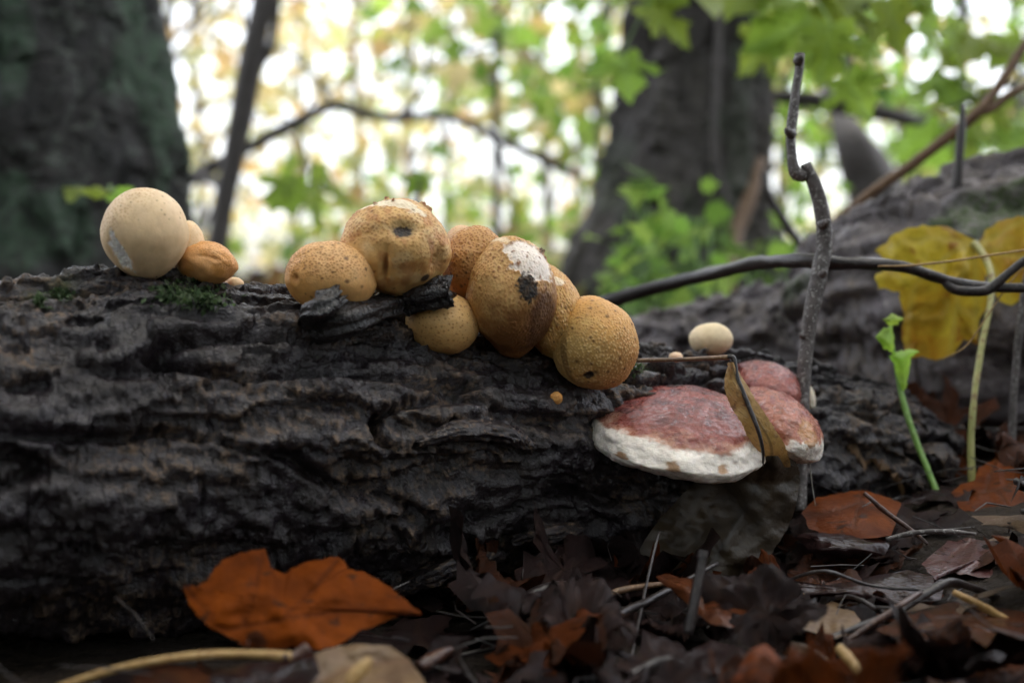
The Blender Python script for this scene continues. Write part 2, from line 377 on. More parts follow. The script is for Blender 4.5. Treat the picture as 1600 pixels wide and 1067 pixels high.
def hd(x, y, default=0.55):
    h = hit(x, y)[2]; return h if h else default

# second log, lying behind on the right
def px_path(lst):
    return [tuple(at(x, y, d)) for x, y, d, r in lst], [r for *_, r in lst]
L2 = [(2300, 500, 0.86, .11), (1900, 500, 0.84, .105), (1600, 498, 0.84, .100), (1450, 510, 0.86, .091), (1360, 520, 0.88, .080), (1290, 540, 0.90, .056),
      (1200, 545, 0.91, .040), (1090, 540, 0.92, .026), (1000, 535, 0.93, .018), (930, 535, 0.95, .010)]
p2, r2 = px_path(L2)
def moss2(P, S, A, C):
    return 0.8 * sstep(0.30, 0.5, perlin(S * 14, A * 20, C * 20)) * sstep(0.10, 0.14, P[..., 2])
log2 = bark_tube('mossy_log', p2, r2, M_log2, 520, 230, (0, 0, 1), amp=1.3, su=0.9, sv=0.8, dense=(-0.65, 2.75, 0.72), seed=5.1, droop=-0.5, moss_fn=moss2)
tag(log2, 'grey-brown second log lying behind the twigs, thick at one end and narrowing', 'log')

# ------------------------------------------------------------------ foliage helper
YEL = [(0.66, 0.54, 0.22), (0.62, 0.52, 0.26), (0.56, 0.52, 0.26), (0.64, 0.44, 0.20), (0.52, 0.54, 0.24)]
GRN = [(0.20, 0.36, 0.06), (0.26, 0.42, 0.07), (0.32, 0.46, 0.09), (0.16, 0.28, 0.06), (0.40, 0.44, 0.09)]
DKG = [(0.06, 0.12, 0.03), (0.09, 0.16, 0.04), (0.12, 0.20, 0.05), (0.16, 0.16, 0.05)]
def leaf_cloud(name, pts, size, pal, parent=None, mat=None, seed=1, droopy=0.5, lobed=True):
    r = np.random.default_rng(seed); n = len(pts); pts = np.asarray(pts, float)
    d = r.normal(size=(n, 3)); d[:, 2] -= droopy; d /= np.linalg.norm(d, axis=1)[:, None]
    u = r.normal(size=(n, 3)); u[:, 2] += 1.2
    s = np.cross(d, u); s /= np.linalg.norm(s, axis=1)[:, None] + 1e-9
    nn = np.cross(s, d); L = (size * r.uniform(0.6, 1.3, n))[:, None]
    if lobed:    # a five-pointed blade, cupped
        prof = [(0, 0, 0), (.36, .12, .05), (.26, .34, .03), (.5, .5, .10), (.22, .62, .03), (0, 1, -.12), (-.22, .62, .03), (-.5, .5, .10), (-.26, .34, .03), (-.36, .12, .05)]
        V = np.stack([pts + L * (a * s + b * d + c * nn) for a, b, c in prof], 1).reshape(-1, 3)
        k = np.arange(n)[:, None] * 10
        Fq = np.concatenate([k + np.array([[0, 1, 2, 8]]), k + np.array([[0, 8, 9, 9]])[:, :4]]) if False else None
        tri = np.array([[0, 1, 2], [0, 2, 8], [0, 8, 9], [2, 3, 4], [2, 4, 6], [2, 6, 8], [8, 6, 7], [4, 5, 6]])
        Ff = (k[:, None] + tri[None]).reshape(-1, 3); m = 10
    else:
        prof = [(0, 0, 0), (.3, .45, .06), (0, 1, -.1), (-.3, .45, .06)]
        V = np.stack([pts + L * (a * s + b * d + c * nn) for a, b, c in prof], 1).reshape(-1, 3)
        k = np.arange(n)[:, None] * 4
        tri = np.array([[0, 1, 2], [0, 2, 3]]); Ff = (k[:, None] + tri[None]).reshape(-1, 3); m = 4
    pal = np.array(pal); c = pal[r.integers(0, len(pal), n)] * r.uniform(0.7, 1.25, (n, 1))
    return mesh_obj(name, V, Ff, mat or M_crown, parent, smooth=False, cols={'Col': np.repeat(c, m, 0)})
def blobs(r, centers, n, spread):
    c = np.array(centers, float); k = r.integers(0, len(c), n)
    return c[k] + r.normal(size=(n, 3)) * np.asarray(spread)

# ------------------------------------------------------------------ trees that stand close
def moss_trunk(P, S, A, C):
    return sstep(-0.05, 0.3, fbm(S * 9, A * 14, C * 14, 3) + 0.02)
def tree_thing(name, label, cat='tree', group=None, loc=(0, 0, 0)):
    e = empty(name, loc); bpy.context.view_layer.update(); return tag(e, label, cat, group)

# large mossy trunk on the left
d = 1.35
T1 = [(55, 640, d), (60, 420, d), (55, 200, d), (45, 0, d), (30, -400, d), (20, -1200, d), (0, -3500, d)]
tl = [at(*p) for p in T1]
t1 = tree_thing('mossy_tree', 'huge dark mossy tree trunk standing behind the pale puffballs', loc=(tl[0].x, tl[0].y, float(ground_z(tl[0].x, tl[0].y))))
adopt(bark_tube('trunk', tl, [0.185, 0.155, 0.140, 0.128, 0.12, 0.11, 0.08], M_mossy, 420, 170, (1, 0, 0), amp=2.0, su=0.32, sv=0.34, seed=2.2, moss_fn=moss_trunk, droop=0.1), t1)
rc = np.random.default_rng(21)
top = np.array(tl[-1])
adopt(leaf_cloud('crown', blobs(rc, [top + [-.6, 0, 1.2], top + [.3, .2, 1.6], top + [-1.4, -.5, 1.3], top + [-.5, -1.2, 1.5]], 2600, (.7, .7, .35)), 0.17, GRN + DKG, seed=22), t1)

# leaning broad trunk, right of the middle
d = 1.95
T2 = [(1035, 640, d), (1045, 440, d), (1068, 300, d), (1090, 150, d), (1108, 0, d), (1150, -400, d), (1190, -1000, d), (1250, -2800, d)]
tr = [at(*p) for p in T2]
t2 = tree_thing('broad_tree', 'broad grey-brown tree trunk leaning above green undergrowth behind the puffballs', loc=(tr[0].x, tr[0].y, float(ground_z(tr[0].x, tr[0].y))))
def flare(s, th):
    z = s[:, None]; return 0.05 * np.exp(-((z - 0.17) / 0.10) ** 2) * (np.cos(3 * th + 0.6)[None] * 0.5 + 0.5)
adopt(bark_tube('trunk', tr, [0.19, 0.150, 0.124, 0.112, 0.102, 0.095, 0.09, 0.06], M_trunk, 420, 170, (1, 0, 0), amp=2.6, su=0.30, sv=0.36, seed=8.2, droop=0.1, extra=flare, fiss_amp=1.6,
                moss_fn=lambda P, S, A, C: 0.45 * sstep(0.1, 0.4, fbm(S * 9, A * 12, C * 12, 3))), t2)
for k, (pp, rr) in enumerate([([(1125, -20, 1.82), (1120, 120, 1.80), (1118, 250, 1.79), (1150, 360, 1.78), (1140, 470, 1.76)], [.004, .005, .005, .006, .006]),
                              ([(1190, 250, 1.80), (1172, 310, 1.78), (1148, 375, 1.76), (1140, 460, 1.72)], [.006, .009, .010, .009])]):
    adopt(tube('vine', [at(*q) for q in pp], rr, M_twig_brown if k else M_branch, n=30, seg=8, rough=.3), t2)
top = np.array(tr[-1])
adopt(leaf_cloud('crown', blobs(rc, [top + [.6, .4, .8], top + [-.3, .8, 1.4], top + [1.2, -.3, 1.2], top + [.8, -1.0, 1.4]], 2600, (.7, .7, .35)), 0.17, GRN + YEL, seed=23), t2)

# slim leaning tree with an arching side branch
d = 2.3
A_ = [(330, 640, d), (338, 420, d), (348, 330, d), (368, 230, d), (392, 100, d), (412, 0, d), (450, -250, d), (480, -700, d), (500, -1900, d)]
sl_pts = [at(*p) for p in A_]
t3 = tree_thing('slim_tree', 'slim dark leaning tree forking in front of the bright clearing', loc=(sl_pts[0].x, sl_pts[0].y, float(ground_z(sl_pts[0].x, sl_pts[0].y))))
adopt(tube('trunk', sl_pts, [.020, .020, .019, .021, .022, .021, .020, .017, .010], M_branch, n=90, seg=12, rough=.14), t3)
for pp, rr in [([(400, 110, d), (425, 70, d), (432, 20, d), (436, -40, d)], [.010, .008, .007, .006]),
               ([(392, 60, d), (383, 40, d), (380, 10, d)], [.004, .004, .002]),
               ([(352, 290, d), (300, 275, d + .05), (210, 290, d + .1)], [.010, .009, .006])]:
    adopt(tube('branch', [at(*q) for q in pp], rr, M_branch, n=24, seg=8), t3)
top = np.array(sl_pts[-1])
adopt(leaf_cloud('crown', blobs(rc, [top + [0, 0, .3], top + [.7, .5, .6], top + [-.6, .6, .5]], 900, (.45, .45, .3)), 0.12, YEL, seed=24), t3)
arch = tree_thing('arching_branch', 'dark arching bare branch crossing the bright clearing behind the slim tree', 'branch', loc=at(290, 285, 2.45))
adopt(tube('main_stem', [at(*q) for q in [(215, 345, 2.5), (290, 285, 2.45), (345, 255, 2.42), (400, 225, 2.4), (460, 193, 2.4), (520, 165, 2.4), (565, 176, 2.42), (620, 186, 2.45), (700, 182, 2.5), (770, 212, 2.6), (830, 240, 2.6), (900, 275, 2.6)]],
           [.014, .013, .013, .012, .011, .0105, .010, .009, .008, .010, .010, .009], M_branch, n=110, seg=10, rough=.2), arch)
for pp in [[(520, 166, 2.4), (500, 130, 2.42), (465, 92, 2.45), (430, 75, 2.5)], [(460, 193, 2.4), (475, 240, 2.42), (472, 300, 2.45)], [(620, 186, 2.45), (660, 140, 2.5), (670, 60, 2.5)], [(770, 212, 2.6), (800, 300, 2.6), (805, 400, 2.6)]]:
    adopt(tube('side_branch', [at(*q) for q in pp], [.006, .005, .003], M_branch, n=26, seg=7), arch)

# upright sapling in the middle
d = 3.1
sp = [at(778, 640, d), at(776, 350, d), at(774, 180, d), at(777, 60, d), at(775, -60, d), at(772, -500, d), at(780, -1400, d)]
t4 = tree_thing('sapling', 'thin upright sapling with a straight stem behind the puffball cluster', loc=(sp[0].x, sp[0].y, float(ground_z(sp[0].x, sp[0].y))))
adopt(tube('trunk', sp, [.012, .011, .010, .010, .009, .008, .004], M_branch, n=60, seg=9), t4)
for pp in [[(776, 140, d), (740, 95, d), (700, 40, d)], [(775, 60, d), (800, 10, d), (830, -50, d)], [(776, 260, d), (800, 215, d), (840, 190, d)]]:
    adopt(tube('branch', [at(*q) for q in pp], [.005, .004, .002], M_branch, n=18, seg=6), t4)
adopt(leaf_cloud('crown', np.concatenate([blobs(rc, [at(720, 60, d), at(800, 40, d), at(760, 110, d), at(690, 20, d), at(835, 170, d)], 70, (.09, .15, .05)),
                                          blobs(rc, [np.array(sp[-1])], 500, (.5, .5, .4))]), 0.075, GRN[:3] + YEL[:2], seed=25), t4)

# dark leaning trunk and bough beyond the grey twig
d = 2.6
lp = [at(*q) for q in [(1470, 640, d), (1410, 380, d), (1365, 285, d), (1335, 225, d), (1300, 160, d + .1), (1255, 70, d + .2)]]
t5 = tree_thing('leaning_stump', 'dark leaning dead stump with a pointed top beyond the second log', 'stump', loc=(lp[0].x, lp[0].y, float(ground_z(lp[0].x, lp[0].y))))
adopt(tube('trunk', lp, [.065, .060, .052, .038, .012, .004], M_trunk if False else M_branch, n=60, seg=16, rough=.25), t5)
bo = tree_thing('bare_bough', 'bare dark bough hanging crosswise behind the grey upright twig', 'branch', loc=at(1330, 165, 2.1))
adopt(tube('main_stem', [at(*q) for q in [(1190, 148, 2.1), (1260, 155, 2.1), (1330, 167, 2.1), (1400, 183, 2.1), (1470, 200, 2.15), (1640, 225, 2.2)]], [.010, .013, .014, .013, .011, .009], M_branch, n=50, seg=9, rough=.2), bo)

# ------------------------------------------------------------------ trees further off
def far_tree(k, px, dist, r, label, pal, leaves, size, lean=0, low=60, high=-300, group=None, spread=0.5, dark=False):
    rr = np.random.default_rng(100 + k); q_ = .65 if px < 960 else .85
    pts = [at(px - lean, 500, dist), at(px - lean * .3, 300, dist), at(px + lean * .4, 80, dist), at(px + lean, -200, dist), at(px + lean * 1.3, -700, dist)]
    g = tree_thing('forest_tree', label, group=group, loc=(pts[0].x, pts[0].y, float(ground_z(pts[0].x, pts[0].y))))
    pts[0].z = g.location.z - 0.05
    adopt(tube('trunk', pts, [r * 1.25 * q_, r * q_, r * .9 * q_, r * .8 * q_, r * .5 * q_], M_haze_bark if px < 960 else M_branch, n=40, seg=9, seed=k), g)
    cs = []
    for j in range(7):
        y = rr.uniform(high, low); x = px + rr.normal() * 150
        b0 = at(px, y + 60, dist); b1 = at(x, y, dist + rr.normal() * 0.5)
        adopt(tube('branch', [b0, (b0 + b1) / 2 + Vector((0, 0, .03 * dist)), b1], [r * .35, r * .25, r * .12], M_branch, n=12, seg=6), g)
        cs += [b1, (b0 + b1) / 2, b1 + Vector((0, 0, .1 * dist * rr.normal()))]
    adopt(leaf_cloud('crown', blobs(rr, cs, leaves, (spread * dist * .07, spread * dist * .12, spread * dist * .055)), size, pal, seed=200 + k), g)
    return g
FAR = [  # px, dist, radius, palette, leaves, size, lean, low
    (255, 4.0, .028, YEL, 420, .07, 15, 200), (310, 6.0, .034, YEL, 500, .085, -10, 330), (465, 8.0, .040, YEL, 460, .09, 12, 330),
    (560, 5.5, .022, YEL, 420, .08, -14, 300), (640, 9.0, .050, YEL, 520, .10, 8, 360), (700, 6.5, .026, YEL + GRN[1:3], 420, .085, 10, 330),
    (850, 5.0, .028, GRN[1:] + YEL, 520, .08, -12, 330), (935, 4.2, .026, GRN, 520, .075, 16, 330), (905, 8.0, .04, GRN + YEL, 520, .10, -8, 350),
    (1225, 5.5, .030, GRN + YEL[:2], 620, .085, 10, 330), (1330, 4.2, .024, GRN, 560, .075, -10, 260), (1410, 7.0, .038, GRN + YEL[:2], 620, .095, 12, 260),
    (1500, 4.6, .026, GRN + DKG, 620, .08, 8, 230), (1590, 6.5, .036, GRN + DKG, 620, .09, -10, 250)]
names = {0: 'slender tree with thin yellow leaves between the mossy trunk and slim leaning tree', 1: 'slender tree with sparse yellow leaves beside the slim leaning tree'}
for k, (px, ds, r, pal, lv, sz, ln, low) in enumerate(FAR):
    if px < 800: lab, grp = 'distant tree with thin yellow autumn leaves in the bright clearing', 'yellow-leaved trees in the clearing'
    elif px < 1000: lab, grp = 'distant green-leaved tree between the sapling and the broad leaning trunk', 'green trees beside the broad trunk'
    else: lab, grp = 'distant green-leaved tree beyond the second log and grey twig', 'green trees beyond the second log'
    far_tree(k, px, ds, r, lab, pal, int(lv * (.62 if px < 800 else .85)), sz, ln, low, group=grp)

# the far wood closes the view
rf = np.random.default_rng(55)
def wood(n, x0, x1, y0, y1, z0, z1):
    return np.stack([rf.uniform(x0, x1, n), rf.uniform(y0, y1, n), rf.uniform(z0, z1, n) ** 1.0], -1)
fw = np.concatenate([wood(2300, -9, 2, 10, 20, .1, 3.6), wood(3600, 1, 11, 8, 18, .1, 4.0)])
cl = perlin(fw[:, 0] * .6, fw[:, 1] * .25, fw[:, 2] * .9)
fw = fw[cl > 0.0]
far = leaf_cloud('distant_wood', fw, 0.17, YEL + YEL + GRN[1:], seed=56)
far['kind'] = 'stuff'; tag(far, 'far wood of pale yellow and green leaves closing the view', 'wood')

# low undergrowth: leafy plants
def plant(k, px, py, dist, n, size, pal, label, group, w=60, h=90, name='leafy_plant'):
    rr = np.random.default_rng(300 + k); b = at(px, 470, dist); gz = float(ground_z(b.x, b.y))
    g = tree_thing(name, label, 'plant', group, (b.x, b.y, gz)); pts = []
    for j in range(4):
        tip = at(px + rr.normal() * w * .5, py + rr.uniform(-h * .5, h * .3), dist + rr.normal() * .05)
        root = Vector((b.x + rr.normal() * .01, b.y + rr.normal() * .01, gz - .01))
        mid = (tip + root) / 2 + Vector((rr.normal() * .02, 0, .01))
        adopt(tube('stem', [root, mid, tip], [.0022, .0018, .001], M_green_stem, n=14, seg=6), g)
        pts += [tip, mid * .4 + tip * .6, tip]
    P = blobs(rr, pts, n, (w * dist / F * .35, .05, h * dist / F * .28)); P[:, 2] = np.maximum(P[:, 2], gz + .02)
    adopt(leaf_cloud('leaves', P, size, pal, seed=400 + k), g)
PL = [(1010, 330, 1.45, 16, .035), (1060, 380, 1.35, 20, .034), (1010, 420, 1.5, 22, .032), (960, 440, 1.7, 20, .035), (1100, 400, 1.55, 16, .034), (1000, 470, 1.2, 16, .026),
      (1060, 455, 1.25, 18, .026), (1115, 450, 1.3, 16, .03), (1230, 380, 1.8, 18, .035), (1240, 330, 2.2, 22, .04)]
for k, (px, py, ds, n, s) in enumerate(PL):
    plant(k, px, py, ds, n, s, GRN[:3] + DKG[1:3], 'low green leafy plant growing at the foot of the broad leaning trunk', 'undergrowth by the broad trunk')
PM = [(470, 340, 3.0, 40, .06), (560, 390, 3.4, 40, .06), (640, 350, 3.8, 40, .06), (820, 400, 3.2, 44, .06), (880, 350, 3.6, 46, .06), (400, 400, 3.6, 40, .06), (750, 380, 4.2, 40, .07), (520, 420, 2.6, 30, .05), (860, 440, 2.4, 30, .05)]
for k, (px, py, ds, n, s) in enumerate(PM):
    plant(30 + k, px, py, ds, n, s, GRN[1:] + YEL[2:], 'pale green bush in the clearing behind the puffballs', 'bushes in the clearing', w=90, h=120, name='bush')

# ------------------------------------------------------------------ fungi
_ico = {}
def ico(n):
    if n not in _ico:
        bm = bmesh.new(); bmesh.ops.create_icosphere(bm, subdivisions=n, radius=1.0)
        bm.verts.ensure_lookup_table()
        _ico[n] = (np.array([v.co[:] for v in bm.verts]), np.array([[v.index for v in f.verts] for f in bm.faces])); bm.free()
    return _ico[n]
def fib(n, r):
    i = np.arange(n) + .5; ph = np.arccos(1 - 2 * i / n); t = np.pi * (1 + 5 ** .5) * i
    p = np.stack([np.cos(t) * np.sin(ph), np.sin(t) * np.sin(ph), np.cos(ph)], -1)
    p += r.normal(size=p.shape) * (0.9 / math.sqrt(n)); return p / np.linalg.norm(p, axis=1)[:, None]
def lerp(a, b, t):
    return np.asarray(a) * (1 - t[:, None]) + np.asarray(b) * t[:, None]

class Ball:
    """a puffball: lumpy, dented and warted globe, coloured point by point"""
    def __init__(s, px, py, rx, ry, d, n=7, seed=0, depth=1.0, tilt=0.0):
        s.px, s.py, s.rx, s.ry, s.d, s.seed = px, py, rx, ry, d, seed
        s.U, s.F = ico(n); s.k = d / F
        s.a = np.array([rx * s.k, 0.5 * (rx + ry) * s.k * depth, ry * s.k])
        s.disp = np.zeros(len(s.U)); s.scale = np.ones_like(s.U); s.tilt = tilt
        s.r = np.random.default_rng(seed + 900); s.o = seed * 3.71
        s.col = np.tile((0.7, 0.5, 0.28), (len(s.U), 1))
    def nz(s, f, o=3, shift=0.0):
        return fbm(s.U[:, 0] * f + s.o + shift, s.U[:, 1] * f + s.o, s.U[:, 2] * f - s.o, o)
    def dirp(s, x, y):
        u = (x - s.px) / s.rx; v = (s.py - y) / s.ry
        c, t = math.cos(s.tilt), math.sin(s.tilt); u, v = u * c + v * t, -u * t + v * c
        q = u * u + v * v
        if q > .985: u, v = u * math.sqrt(.985 / q), v * math.sqrt(.985 / q); q = .985
        return np.array((u, -math.sqrt(1 - q), v))
    def lump(s, amp, f=1.6): s.disp += amp * s.nz(f, 2)
    def pear(s, t=0.25, p=2.0):
        lo = np.clip(-s.U[:, 2], 0, 1) ** p; s.scale[:, 0] -= t * lo; s.scale[:, 1] -= t * lo
    def ell(s, x, y, w, h, ang=0.0):
        """falloff 0..1 round a spot on the visible face; w,h in photo pixels"""
        D = s.dirp(x, y); e1 = np.cross(D, (0, 0, 1)); e1 /= np.linalg.norm(e1); e2 = np.cross(e1, D)
        if e1[0] < 0: e1 = -e1
        m = .5 * (s.rx + s.ry); a = s.U @ e1 * m; b = s.U @ e2 * m
        c, t = math.cos(ang), math.sin(ang); a, b = a * c + b * t, -a * t + b * c
        g = np.exp(-((a / w) ** 2 + (b / h) ** 2)); g[s.U @ D < 0] = 0; return g
    def dent(s, x, y, w, h, depth, ang=0.0, rim=0.0):
        g = s.ell(x, y, w, h, ang); s.disp -= depth * g
        if rim: s.disp += rim * (s.ell(x, y, w * 1.5, h * 1.5, ang) - g)
        return g
    def paint(s, m, c): s.col = lerp(s.col, c, np.clip(m, 0, 1)) if np.ndim(c) == 1 else s.col * (1 - np.clip(m, 0, 1)[:, None]) + c * np.clip(m, 0, 1)[:, None]
    def warts(s, n, rad, h, c, zone=None, keep=1.0, strength=0.9):
        P = fib(n, s.r); P = P[s.r.random(len(P)) < keep]
        kd = KDTree(len(P))
        for i, p in enumerate(P): kd.insert(p, i)
        kd.balance()
        f = [kd.find(u) for u in s.U]; dd = np.array([x[2] for x in f]); ii = np.array([x[1] for x in f])
        m = .5 * (s.rx + s.ry) * s.k
        rr = rad * .85 * s.r.uniform(.55, 1.35, len(P))[ii]
        g = np.exp(-(dd * m / rr) ** 2.5)
        z = np.ones(len(s.U)) if zone is None else np.clip(zone, 0, 1)
        s.disp += g * z * h * .42 / m
        s.paint(g * z * min(1, strength * 1.15), c)
        return g * z
    def build(s, name, label, group=None, mat=None, cat='puffball'):
        P = s.U * s.scale * (1 + s.disp)[:, None] * s.a
        c, t = math.cos(s.tilt), math.sin(s.tilt)
        P = np.stack([P[:, 0] * c - P[:, 2] * t, P[:, 1], P[:, 0] * t + P[:, 2] * c], -1)
        yaw = math.atan((s.px - W0 / 2) / F); c, t = math.cos(-yaw), math.sin(-yaw)
        P = np.stack([P[:, 0] * c - P[:, 1] * t, P[:, 0] * t + P[:, 1] * c, P[:, 2]], -1)
        loc = at(s.px, s.py, s.d); Wv = P + np.array(loc)
        best = min((BVH.find_nearest(Vector(v)) + (i,) for i, v in zip(range(0, len(P), 7), Wv[::7])), key=lambda q: q[3])
        v0 = Vector(Wv[best[4]]); inside = (v0 - best[0]).dot(best[1]) < 0
        if not inside and best[3] > .0002:            # the foot reaches down to the bark
            cand = [h_ for h_ in (BVH.ray_cast(loc, Vector(q_).normalized(), .07)[0] for q_ in ((0, .8, -.6), (0, 1, -.25), (0, .55, -.85))) if h_]; tgt = min(cand, key=lambda q_: (q_ - loc).length) if cand else BVH.find_nearest(loc)[0]; dv = np.array((tgt - loc).normalized()); un = P / (np.linalg.norm(P, axis=1)[:, None] + 1e-9)
            w = sstep(.78, .99, un @ dv); reach = (tgt - loc).length + .003 - np.linalg.norm(P[np.argmax(un @ dv)])
            P = P + dv[None] * (max(reach, 0) * w)[:, None]
        o = mesh_obj(name, P, s.F, mat or M_puff, cols={'Col': np.clip(s.col * ((1.04, .95, .92) if mat is None else (1, .98, .96)), 0.004, 1)}); o.location = loc
        return tag(o, label, cat, group)
WHITE = np.array((0.80, 0.77, 0.70)); BLACK = np.array((0.012, 0.010, 0.009))
CREAM = np.array((0.78, 0.57, 0.34)); TAN = np.array((0.72, 0.43, 0.16)); OCH = np.array((0.60, 0.29, 0.055)); BRN = np.array((0.27, 0.105, 0.028)); DBR = np.array((0.085, 0.034, 0.014))
G_PUFF = 'puffballs growing on the log'
D0 = 0.53
# pale globe with a torn white hollow
dA = hd(230, 444, .52) + .006
b = Ball(227, 366, 67, 73, dA, seed=1); b.pear(.22); b.lump(.02); b.col[:] = CREAM
b.paint(sstep(-.2, .9, b.U[:, 2]) * .5, np.array((0.78, 0.61, 0.42))); b.paint(sstep(0, .5, b.nz(2.2)) * .35, np.array((.72, .52, .30)))
g = b.dent(185, 400, 13, 28, .15, .22, .03); gm = sstep(.20, .36, g + .18 * b.nz(7, 3)); b.disp += gm * (.035 * b.nz(22, 3) - .02); b.paint(gm, np.array((.88, .87, .84))); b.paint(sstep(.05, .4, g) * (1 - gm) * .4, np.array((.62, .40, .20))); b.paint(sstep(.5, .8, b.ell(188, 408, 9, 9)) * .0, WHITE)
b.warts(1900, .00042, .00035, np.array((.50, .27, .13)), sstep(.15, .8, b.U[:, 2] * .75 - b.U[:, 0] * .55 + .15 * b.nz(3)), strength=.7)
b.warts(260, .0004, .0001, DBR, keep=.35, zone=sstep(-.1, .4, b.U[:, 2]), strength=.6)
b.build('puffball', 'large smooth pale cream puffball with a torn white hollow low on its side', mat=M_puff_pale)
b = Ball(294, 392, 27, 47, dA + .014, n=6, seed=2); b.lump(.02); b.col[:] = CREAM; b.warts(500, .0003, .0002, OCH, strength=.4)
b.build('puffball', 'small pale puffball half hidden behind the large cream puffball', mat=M_puff_pale)
b = Ball(322, 410, 48, 33, hd(325, 444, .525) + .003, seed=3, tilt=-.22); b.lump(.06, 1.3); b.col[:] = TAN * (.98, .92, .95); b.paint(sstep(-.2, .5, b.nz(2)) * .6, OCH * 1.05)
b.dent(337, 405, 7, 5, .07, 0, .02); b.dent(318, 402, 12, 4, .03, .3); b.dent(350, 400, 10, 4, .03, -.6)
b.warts(1300, .00036, .0003, BRN * 1.3, sstep(-.1, .6, b.U[:, 2] + .6 * b.U[:, 0]), strength=.55)
b.build('puffball', 'small wrinkled tan oval puffball lying against the large cream one')
b = Ball(366, 444, 15, 11, hd(368, 452, .53) + .006, n=6, seed=4); b.lump(.04); b.col[:] = CREAM
b.build('puffball', 'tiny pale puffball cap peeping over the log crest behind the wrinkled tan one', mat=M_puff_pale)

# the cluster
dE = hd(480, 492, .52) + .010
b = Ball(517, 435, 71, 58, dE, seed=5, tilt=-.12); b.lump(.045, 1.4); b.pear(.15); b.col[:] = TAN; b.paint(sstep(-.1, .6, b.U[:, 2] + .4 * b.nz(2)) * .5, np.array((.72, .50, .25)))
b.paint(sstep(-.1, .8, -b.U[:, 0] * .9 - .2 * b.U[:, 2]) * .5, OCH * 1.1)
g = b.dent(462, 437, 7, 9, .07, 0, .05); b.paint(g * .6, BRN); b.dent(468, 405, 9, 7, .04); b.dent(475, 420, 6, 9, .02)
b.warts(2300, .00040, .00055, BRN * 1.2, sstep(-.25, .35, b.U[:, 2] - .25 * b.U[:, 0] + .2 * b.nz(3)), strength=.75)
b.warts(150, .0006, .0002, DBR, keep=.4, strength=.7)
for x, y in ((541, 405), (541, 440), (571, 420), (575, 408)): b.paint(sstep(.3, .7, b.ell(x, y, 4, 4)) * .8, DBR)
b.build('puffball', 'tan warty round puffball with a navel-like dimple beside the black bark chunk')

dF = dE + .013
b = Ball(618, 388, 86, 76, dF, seed=6, tilt=-.05); b.lump(.05, 1.5); b.pear(.2); b.col[:] = np.array((.66, .43, .16))
b.paint(sstep(.0, .5, b.nz(2.6)) * .6, np.array((.74, .58, .30))); b.paint(sstep(.0, .5, b.nz(3.4, 3, 9)) * .55, BRN * 1.7)
z = sstep(-.35, .4, b.U[:, 2] + .35 * b.nz(3) + .1)
b.warts(2100, .00055, .0006, BRN * 1.15, z, strength=.62)
pw = sstep(.05, .35, b.ell(605, 318, 56, 16, .05) * 1.4 - .35 + .35 * b.nz(5)); b.paint(pw, np.array((.80, .74, .55))); b.disp -= .012 * pw
g = b.dent(630, 360, 20, 17, .17, 0, .03); b.paint(sstep(.25, .5, g) * .9, np.array((.40, .28, .11))); b.paint(sstep(.42, .66, b.ell(630, 363, 17, 15) + .2 * b.nz(8)), BLACK * 1.5)
g = b.dent(601, 420, 6, 26, .12, -.12, .02); b.paint(sstep(.3, .9, g) * .8, BRN * .8)
b.dent(625, 425, 26, 10, .03, .2); b.dent(585, 365, 30, 12, .025, .3); b.dent(560, 390, 10, 22, .02, .2)
g = b.dent(686, 408, 14, 22, .15, .3, .04); b.disp += .03 * g * b.nz(16, 2); b.paint(g * .55, np.array((.72, .50, .25))); b.paint(sstep(.1, .5, b.ell(676, 396, 6, 26, .35)) * .7, BRN)
b.paint(sstep(.1, .5, b.ell(668, 436, 8, 7)), BLACK * 2); b.paint(sstep(.1, .4, b.ell(600, 445, 14, 10)) * .4, BRN)
b.warts(170, .0008, .0004, BRN * .7, keep=.5, strength=.8, zone=sstep(-.1, .3, b.nz(3, 2, 4)))
for x, y, q in ((670, 326, 7), (660, 321, 5), (605, 313, 4), (615, 318, 3), (588, 322, 3)):
    g = sstep(.2, .6, b.ell(x, y, q, q)); b.disp += .05 * g * (1 + b.nz(30, 2)); b.paint(g, BRN * .8)
b.build('puffball', 'largest ochre puffball with a peeled whitish top and a square dark pore')

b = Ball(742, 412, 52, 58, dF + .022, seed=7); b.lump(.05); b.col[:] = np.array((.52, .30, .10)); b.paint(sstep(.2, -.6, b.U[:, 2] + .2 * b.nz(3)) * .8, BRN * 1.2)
b.warts(1300, .0005, .0007, BRN, sstep(-.6, .2, b.U[:, 2] + .3), strength=.7); b.warts(320, .0008, .0003, DBR, keep=.5, strength=.85, zone=sstep(.5, -.2, b.U[:, 2]))
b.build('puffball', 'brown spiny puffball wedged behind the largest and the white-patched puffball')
b = Ball(722, 378, 26, 26, dF + .05, n=6, seed=8); b.lump(.03); b.col[:] = np.array((.72, .52, .32)); b.warts(500, .0004, .0004, OCH, strength=.5)
b.build('puffball', 'pale rounded puffball top just showing at the back of the cluster')

dI = hd(690, 556, .52) + .004
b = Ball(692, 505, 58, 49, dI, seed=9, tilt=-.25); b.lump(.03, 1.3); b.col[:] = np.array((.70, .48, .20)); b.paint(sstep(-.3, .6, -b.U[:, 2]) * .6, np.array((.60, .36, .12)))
b.warts(560, .00042, .00025, BRN, keep=.8, strength=.75, zone=sstep(-.7, .2, b.U[:, 2] + .5)); b.warts(1500, .0003, .0002, OCH, strength=.35)
b.build('puffball', 'smooth yellowish puffball with fine dots below the black bark strip')

